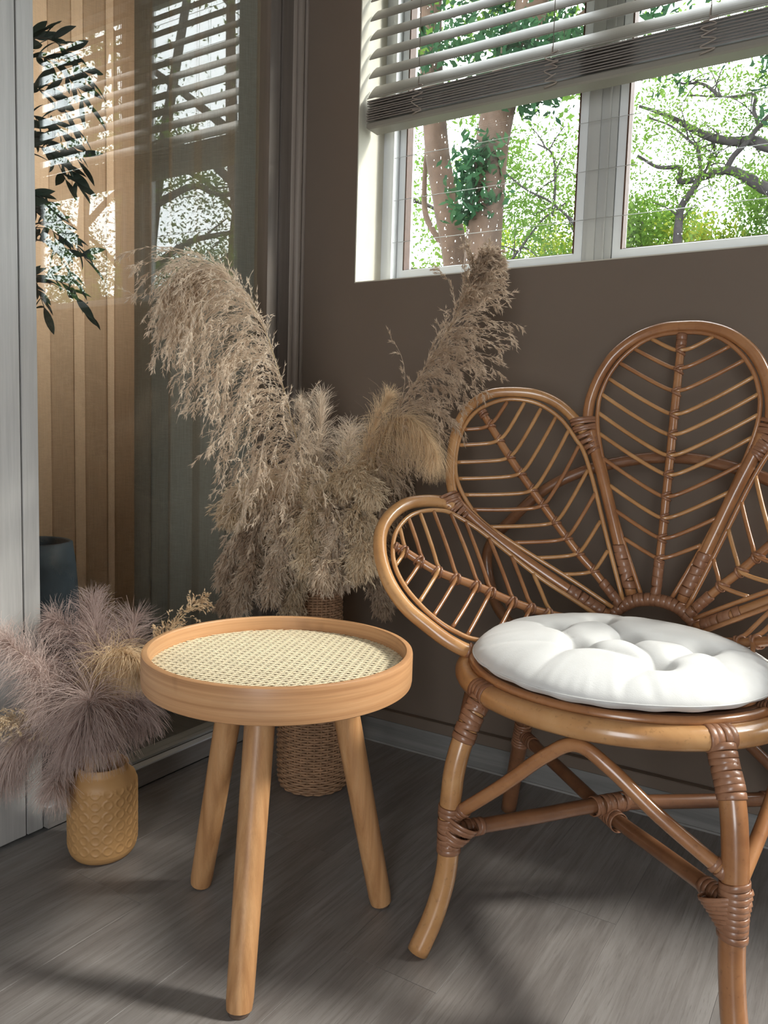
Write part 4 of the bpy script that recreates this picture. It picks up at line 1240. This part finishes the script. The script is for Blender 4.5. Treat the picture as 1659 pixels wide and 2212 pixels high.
droop.update(
    Q=([(0.33, -0.35, 0.656), (0.267, -0.38, 0.682), (0.237, -0.41, 0.648), (0.239, -0.44, 0.593), (0.26, -0.47, 0.55)], 'warm beige pampas plume hanging between two cream plumes near the door side', 'pampas_brown', 9),
    R=([(0.388, -0.38, 0.663), (0.439, -0.42, 0.692), (0.485, -0.46, 0.659), (0.499, -0.5, 0.611), (0.513, -0.54, 0.583)], 'pale beige pampas tassel hanging in front nearest the chair arm tip', 'pampas', 10),
    S=([(0.353, -0.38, 0.655), (0.34, -0.41, 0.675), (0.329, -0.44, 0.634), (0.332, -0.47, 0.568), (0.34, -0.5, 0.518)], 'beige pampas tassel hanging low in front of the basket neck', 'pampas', 11),
    T=([(0.433, -0.38, 0.662), (0.509, -0.42, 0.689), (0.548, -0.46, 0.643), (0.565, -0.49, 0.606)], 'cream pampas tassel tucked behind the curl of the chair arm', 'pampas_cream', 12),
    U=([(0.309, -0.33, 0.643), (0.216, -0.348, 0.646), (0.145, -0.365, 0.575), (0.125, -0.383, 0.492), (0.128, -0.4, 0.454)], 'brown pampas plume drooping lowest on the door side', 'pampas_brown', 13))
for k, (sp, lab, mt, i) in droop.items():
    pampas('pampas_plume', stem_to(sp[0]), sp, lab, M[mt], GB, nb=120, length=(0.05, 0.095), spread=0.55, lean=0.9, g=1.9, ns=9, nf=11, seed=30 + i, fl=0.013, fw=0.0011, sl=(0.02, 0.045))

GV = 'dried grasses in the amber jar'
VT = (0.184, -0.823, 0.13)
def stem_v(p): 
    p = arr(p); c0 = arr(VT) + arr(((p[0] - VT[0]) * 0.15, (p[1] - VT[1]) * 0.15, 0))
    return [tuple(c0), (VT[0] + (p[0] - VT[0]) * 0.3, VT[1] + (p[1] - VT[1]) * 0.3, 0.205), tuple(p)]
FE = [
    ([(0.169, -0.823, 0.30), (0.160, -0.815, 0.40), (0.134, -0.80, 0.451), (0.108, -0.785, 0.505)], 'upright mauve feather grass reaching up in front of the planter', 'mauve', dict(n=2400, g=0.15, spread=0.85, lean=0.7, length=(0.05, 0.085))),
    ([(0.15, -0.86, 0.30), (0.12, -0.893, 0.347), (0.107, -0.916, 0.389), (0.095, -0.948, 0.429), (0.083, -0.97, 0.456)], 'long pale mauve feather grass arching up towards the wood wall', 'mauve_pale', dict(n=2600, g=1.0, spread=0.7, lean=0.7, length=(0.06, 0.10))),
    ([(0.177, -0.826, 0.337), (0.203, -0.83, 0.40), (0.250, -0.833, 0.424), (0.292, -0.837, 0.420), (0.306, -0.84, 0.405)], 'golden cream feather grass dome touching the table rim', 'pampas_gold', dict(n=3000, g=2.0, spread=0.6, lean=0.5, length=(0.05, 0.095))),
    ([(0.205, -0.85, 0.29), (0.235, -0.885, 0.338), (0.262, -0.912, 0.350), (0.278, -0.928, 0.335), (0.283, -0.935, 0.313)], 'mauve feather grass fanning down over the jar mouth', 'mauve', dict(n=3600, g=1.8, spread=0.75, lean=0.5, length=(0.09, 0.15))),
    ([(0.15, -0.844, 0.28), (0.122, -0.860, 0.325), (0.116, -0.880, 0.337), (0.119, -0.905, 0.325), (0.132, -0.925, 0.303)], 'pale mauve feather grass starburst left of the golden dome', 'mauve_pale', dict(n=2400, g=1.5, spread=0.8, lean=0.5, length=(0.06, 0.10))),
    ([(0.20, -0.80, 0.31), (0.204, -0.785, 0.365), (0.193, -0.758, 0.427), (0.170, -0.73, 0.465)], 'spiky mauve feather grass behind the golden dome', 'mauve', dict(n=2000, g=0.1, spread=1.0, lean=0.5, length=(0.05, 0.095), curl=0.15)),
    ([(0.150, -0.845, 0.205), (0.150, -0.870, 0.217), (0.163, -0.895, 0.208), (0.178, -0.92, 0.191), (0.195, -0.94, 0.178)], 'pale mauve feather grass hanging down across the jar', 'mauve_pale', dict(n=1800, g=1.6, spread=0.7, lean=0.6, length=(0.06, 0.10), bias=(-0.5, -0.1, -0.2))),
    ([(0.12, -0.876, 0.252), (0.107, -0.918, 0.258), (0.097, -0.947, 0.246), (0.085, -0.961, 0.213), (0.075, -0.963, 0.176)], 'pale mauve feather grass drooping lowest against the wood wall', 'mauve_pale', dict(n=2600, g=1.8, spread=0.7, lean=0.5, length=(0.06, 0.11))),
    ([(0.135, -0.80, 0.31), (0.115, -0.805, 0.37), (0.098, -0.82, 0.43), (0.085, -0.845, 0.458), (0.075, -0.86, 0.468)], 'mauve feather grass tuft in front of the wood wall edge', 'mauve', dict(n=2000, g=0.7, spread=0.8, lean=0.6, length=(0.05, 0.08))),
    ([(0.205, -0.825, 0.25), (0.225, -0.817, 0.30), (0.248, -0.812, 0.325), (0.274, -0.806, 0.318), (0.290, -0.80, 0.290)], 'shaded mauve feather grass drooping under the table rim', 'mauve', dict(n=2400, g=1.8, spread=0.8, lean=0.5, length=(0.06, 0.10))),
    ([(0.15, -0.83, 0.27), (0.118, -0.84, 0.32), (0.10, -0.87, 0.36), (0.09, -0.90, 0.385)], 'mauve feather grass filling the middle against the wood wall', 'mauve', dict(n=2200, g=0.8, spread=0.9, lean=0.5, length=(0.05, 0.09))),
]
for i, (sp, lab, mt, kw) in enumerate(FE):
    feather('feather_plume', stem_v(sp[0]), sp, lab, M[mt], GV, seed=60 + i, **kw)
pampas('reed_head', stem_v((0.255, -0.76, 0.40)), [(0.255, -0.76, 0.40), (0.268, -0.742, 0.437), (0.285, -0.708, 0.478), (0.300, -0.675, 0.503)], 'grainy beige reed head poking out behind the table rim', M['pampas_gold'], GV, nb=60, length=(0.025, 0.05), spread=0.45, lean=1.0, g=0.3, ns=5, nf=6, sl=(0.006, 0.012), fl=0.006, seed=81, fw=0.0013)
pampas('reed_head', stem_v((0.125, -0.88, 0.262)), [(0.125, -0.88, 0.262), (0.105, -0.92, 0.280), (0.09, -0.965, 0.296), (0.08, -1.01, 0.300)], 'grainy cream reed head lying against the wood wall', M['pampas_cream'], GV, nb=80, length=(0.03, 0.055), spread=0.7, lean=0.8, g=0.8, ns=6, nf=6, sl=(0.006, 0.014), fl=0.006, seed=82, fw=0.0014)

# ------------------------------------------------------------------ garden outside
lawn = struct(B((-40, 0.6, -1.3), (50, 60, -1.2), 'ground', M['lawn']), 'lawn outside the window')
def leaf_cloud(centres, n_each, rad, size, r, flat=0.6):
    N = len(centres) * n_each
    c = np.repeat(arr(centres), n_each, axis=0) + r.normal(size=(N, 3)) * np.array([rad, rad, rad * flat])
    d = r.normal(size=(N, 3)); d /= np.linalg.norm(d, axis=1, keepdims=True)
    e = np.cross(d, r.normal(size=(N, 3))); e /= np.linalg.norm(e, axis=1, keepdims=True)
    s = size * r.uniform(0.6, 1.4, size=(N, 1))
    V = np.stack([c - d * s, c + e * s * 0.45, c + d * s, c - e * s * 0.45], 1).reshape(-1, 3)
    return V, np.arange(N * 4).reshape(-1, 4)
def tree(name, label, trunk, r0, branches, clouds, bark, leaf, seed, group='trees outside the window'):
    r = np.random.default_rng(seed)
    t = arr(trunk); base = t[0]
    root = empty(name, tuple(base), label, 'tree', group)
    MB().tube(catmull(trunk, 5), r0, 12).build('trunk', M[bark], root)
    for bp, br_ in branches:
        MB().tube(catmull(bp, 4), br_, 6).build('branch', M[bark], root)
    for centres, n, rad, size, lf in clouds:
        polymesh('foliage', [leaf_cloud(centres, n, rad, size, r)], M[lf], root)
    return root
def boxpts(n, lo, hi, r): return r.uniform(arr(lo), arr(hi), size=(n, 3))
rt = np.random.default_rng(5)
# two trunks close to the house
tree('trunk_tree', 'slim brown trunk at the near edge of the window view', [(-1.98, 5, -1.2), (-2.0, 5, 1.0), (-2.06, 5.0, 2.35), (-2.2, 5.0, 3.01), (-2.32, 5.0, 3.53), (-2.39, 5.0, 4.09), (-2.44, 5.0, 4.68), (-2.49, 5.0, 6.5)], [0.135, 0.125, 0.118, 0.11, 0.1],
     [([(-2.08, 5.0, 2.5), (-2.5, 5.2, 2.95), (-2.62, 5.3, 3.3), (-2.6, 5.3, 3.9)], [0.035, 0.03, 0.02])],
     [(boxpts(26, (-3.4, 4.7, 4.3), (-1.2, 6.4, 6.6), rt), 110, 0.22, 0.045, 'leaf_mid'), (boxpts(40, (-3.7, 6.3, 2.4), (-2.0, 7.5, 4.3), rt), 90, 0.17, 0.034, 'leaf_mid')], 'bark', 'leaf_mid', 1)
ivy = arr([(-1.62 + rt.normal(0, .06), 4.45, z) for z in np.linspace(2.75, 3.3, 10)])
tree('trunk_tree', 'thick trunk wrapped in dark climbing leaves', [(-1.66, 4.6, -1.2), (-1.65, 4.6, 1.0), (-1.62, 4.6, 2.25), (-1.6, 4.6, 2.83), (-1.57, 4.6, 3.33), (-1.49, 4.6, 3.77), (-1.33, 4.6, 4.18), (-1.23, 4.6, 4.66), (-1.1, 4.6, 6.4)], [0.17, 0.16, 0.145, 0.14, 0.12],
     [([(-1.49, 4.6, 3.7), (-1.1, 4.8, 4.2), (-0.6, 5.0, 4.6)], [0.08, 0.03])],
     [(ivy, 55, 0.085, 0.05, 'leaf_dark'), (boxpts(18, (-1.35, 4.2, 3.62), (-0.75, 5.0, 4.1), rt), 80, 0.12, 0.045, 'leaf_dark'),
      (boxpts(30, (-2.2, 4.3, 4.1), (-0.2, 5.6, 5.6), rt), 110, 0.2, 0.05, 'leaf_dark')], 'bark', 'leaf_dark', 2)
# spreading rain tree whose limbs cross the second pane
br = {
 'b1': [(1.2, 6.1, 3.2), (0.47, 6.0, 3.44), (0.3, 6.0, 3.53), (0.14, 6.0, 3.55), (-0.06, 6.0, 3.62), (-0.22, 6.05, 3.73), (-0.36, 6.1, 3.84), (-0.52, 6.1, 3.94), (-0.77, 6.2, 4.09)],
 'b2': [(1.2, 6.0, 2.75), (0.49, 6.0, 3.08), (0.38, 6.0, 3.14), (0.24, 6.0, 3.24), (0.09, 6.0, 3.31), (-0.12, 6.05, 3.29), (-0.33, 6.1, 3.3), (-0.34, 6.15, 3.44), (-0.56, 6.2, 3.49), (-0.76, 6.2, 3.63)],
 'b3': [(0.09, 6.0, 3.31), (0.15, 5.95, 3.4), (0.25, 5.9, 3.48), (0.35, 5.9, 3.61), (0.45, 5.85, 3.68)],
 'b4': [(-0.12, 6.0, 3.29), (-0.15, 5.95, 3.51), (-0.23, 5.9, 3.59), (-0.39, 5.9, 3.74), (-0.58, 5.85, 3.83)],
 'b5': [(-0.12, 6.0, 3.29), (-0.08, 6.1, 3.4), (-0.05, 6.1, 3.5), (0.02, 6.15, 3.55)],
 'b6': [(-0.12, 6.0, 3.29), (-0.18, 6.0, 3.18), (-0.27, 6.0, 3.05), (-0.29, 6.0, 2.9), (-0.29, 6.0, 2.71), (-0.28, 6.0, 2.2)],
 'b7': [(0.35, 5.9, 3.61), (0.3, 5.9, 3.76), (0.3, 5.9, 3.88), (0.17, 5.95, 3.91), (0.0, 6.0, 3.96), (-0.26, 6.0, 4.02)],
 'b8': [(0.0, 6.0, 3.96), (-0.16, 6.0, 4.1), (-0.36, 6.1, 4.18), (-0.46, 6.1, 4.26)],
 'c1': [(-0.9, 6.1, 2.5), (-1.13, 6.0, 2.76), (-1.24, 6.0, 2.92), (-1.38, 6.0, 3.09), (-1.58, 6.0, 3.26), (-1.81, 6.0, 3.39), (-2.04, 6.0, 3.58), (-2.16, 6.0, 3.7)],
 'c2': [(-1.52, 6.0, 3.1), (-1.51, 6.0, 3.45), (-1.56, 6.0, 3.71), (-1.72, 6.0, 3.83)],
 'c3': [(-2.0, 6.0, 2.64), (-1.84, 6.0, 2.83), (-1.63, 6.0, 3.07), (-1.39, 6.0, 3.21)]}
brr = {'b1': [0.055, 0.045, 0.03, 0.014], 'b2': [0.06, 0.045, 0.028, 0.012], 'b6': [0.03, 0.035, 0.05], 'b3': [0.028, 0.02]}
twigs = []
for k, P in br.items():
    Q = catmull(P, 4)
    for j in range(5):
        i = rt.integers(2, len(Q) - 1); d = unit(arr((rt.normal(), rt.normal() * .4, rt.normal() * .8)))
        twigs.append(([Q[i], Q[i] + d * 0.12 + arr((0, 0, .03)), Q[i] + d * 0.28 + arr((0, 0, .02))], [0.009, 0.003]))
cl = []
for k, P in br.items():
    Q = catmull(P, 2)
    for q_ in Q[1:]: cl.append(q_ + rt.normal(0, 0.15, 3))
tree('rain_tree', 'spreading dark limbed tree seen through the second pane', [(1.9, 6.2, -1.2), (1.8, 6.2, 1.0), (1.5, 6.1, 2.4), (1.3, 6.1, 3.4), (1.25, 6.1, 5.0)], [0.2, 0.17, 0.13, 0.08],
     [(P, brr.get(k, [0.017, 0.008])) for k, P in br.items()] + twigs,
     [(cl, 60, 0.10, 0.020, 'leaf_mid'), (boxpts(110, (-2.6, 6.3, 2.5), (-1.0, 7.5, 4.2), rt), 80, 0.14, 0.026, 'leaf_mid'), (boxpts(26, (-1.0, 6.2, 3.3), (0.7, 7.2, 4.3), rt), 40, 0.12, 0.02, 'leaf_mid'),
      (boxpts(12, (0.45, 5.2, 3.4), (0.75, 6.2, 4.3), rt), 70, 0.14, 0.04, 'leaf_dark'),
      (boxpts(18, (-1.0, 6.0, 4.2), (1.4, 7.4, 5.6), rt), 60, 0.25, 0.035, 'leaf_mid')], 'bark_dark', 'leaf_mid', 3)
# hedge of bushes
for i, (lo, hi, n, lf, lab) in enumerate((
        ((-3.6, 8.0, -1.0), (-1.6, 9.2, 4.0), 80, 'leaf_yellow', 'yellow green bush low behind the two trunks'),
        ((-2.0, 8.0, -1.0), (-0.9, 9.0, 3.95), 60, 'leaf_yellow', 'lime green bush low beside the window mullion'),
        ((-1.5, 7.0, -1.0), (-0.55, 8.0, 3.75), 70, 'leaf_mid', 'green bush at the lower corner of the second pane'),
        ((-0.6, 7.0, -1.0), (0.0, 8.0, 3.35), 50, 'leaf_yellow', 'yellow flowering bush in the second pane'),
        ((0.0, 7.0, -1.0), (0.9, 8.0, 3.95), 80, 'leaf_mid', 'tall leafy bush at the far side of the second pane'))):
    bx = boxpts(n, (lo[0], lo[1], 2.0), (hi[0], hi[1], hi[2] - 0.2), rt)
    rb = empty('bush', ((lo[0] + hi[0]) / 2, (lo[1] + hi[1]) / 2, -1.2), lab, 'bush', 'bushes outside the window')
    MB().tube(catmull([((lo[0] + hi[0]) / 2, (lo[1] + hi[1]) / 2, -1.2), ((lo[0] + hi[0]) / 2 + .05, (lo[1] + hi[1]) / 2, 0.5), ((lo[0] + hi[0]) / 2, (lo[1] + hi[1]) / 2, hi[2] - 0.4)], 5), [0.06, 0.02], 8).build('trunk', M['bark_dark'], rb)
    polymesh('foliage', [leaf_cloud(bx, 150, 0.15, 0.030, rt)], M[lf], rb)
# trees further along the garden, mirrored in the glass door
def wild_tree(label, x, y, seed, h=8.0):
    r = np.random.default_rng(seed)
    tr_ = [(x, y, -1.2), (x + r.normal(0, .1), y, 0.8), (x + r.normal(0, .2), y, 2.4), (x + r.normal(0, .3), y, 4.0), (x + r.normal(0, .4), y, h - 1)]
    Q = catmull(tr_, 4); brs = []; tips = []
    for j in range(9):
        i = int(r.integers(len(Q) // 3, len(Q)))
        az = r.uniform(0, 2 * math.pi); d = arr((math.cos(az), math.sin(az), r.uniform(-0.1, 0.6)))
        L = r.uniform(1.2, 2.4); p = Q[i]
        pts = [p, p + d * L * .35 + arr((0, 0, .15)), p + d * L * .7 + r.normal(0, .12, 3), p + d * L + r.normal(0, .15, 3)]
        brs.append((pts, [0.06, 0.035, 0.015])); C_ = catmull(pts, 4); tips += list(C_[3:])
        for m_ in range(3):
            k = int(r.integers(4, len(C_))); dd = unit(d + r.normal(0, .8, 3)); e = C_[k] + dd * r.uniform(.4, .9)
            brs.append(([C_[k], (C_[k] + e) / 2 + r.normal(0, .05, 3), e], [0.02, 0.008])); tips += [e, (C_[k] + e) / 2]
    tree('garden_tree', label, tr_, [0.15, 0.13, 0.10, 0.05], brs, [([t + r.normal(0, .15, 3) for t in tips], 62, 0.33, 0.032, 'leaf_mid')], 'bark_dark', 'leaf_mid', seed)
wild_tree('branching tree mirrored at the narrow side of the glass door', 5.6, 6.0, 101)
wild_tree('branching tree mirrored in the middle of the glass door', 7.2, 6.2, 102)
wild_tree('branching tree mirrored beside the olive leaves', 9.4, 6.6, 103)
wild_tree('farther tree mirrored behind the others in the glass door', 11.8, 9.0, 104, 9.5)
wild_tree('farther tree mirrored low in the glass door', 8.2, 9.2, 105, 9.0)
wild_tree('leafy tree beyond the slim trunk at the frame edge of the window', -5.0, 7.4, 106, 8.5)
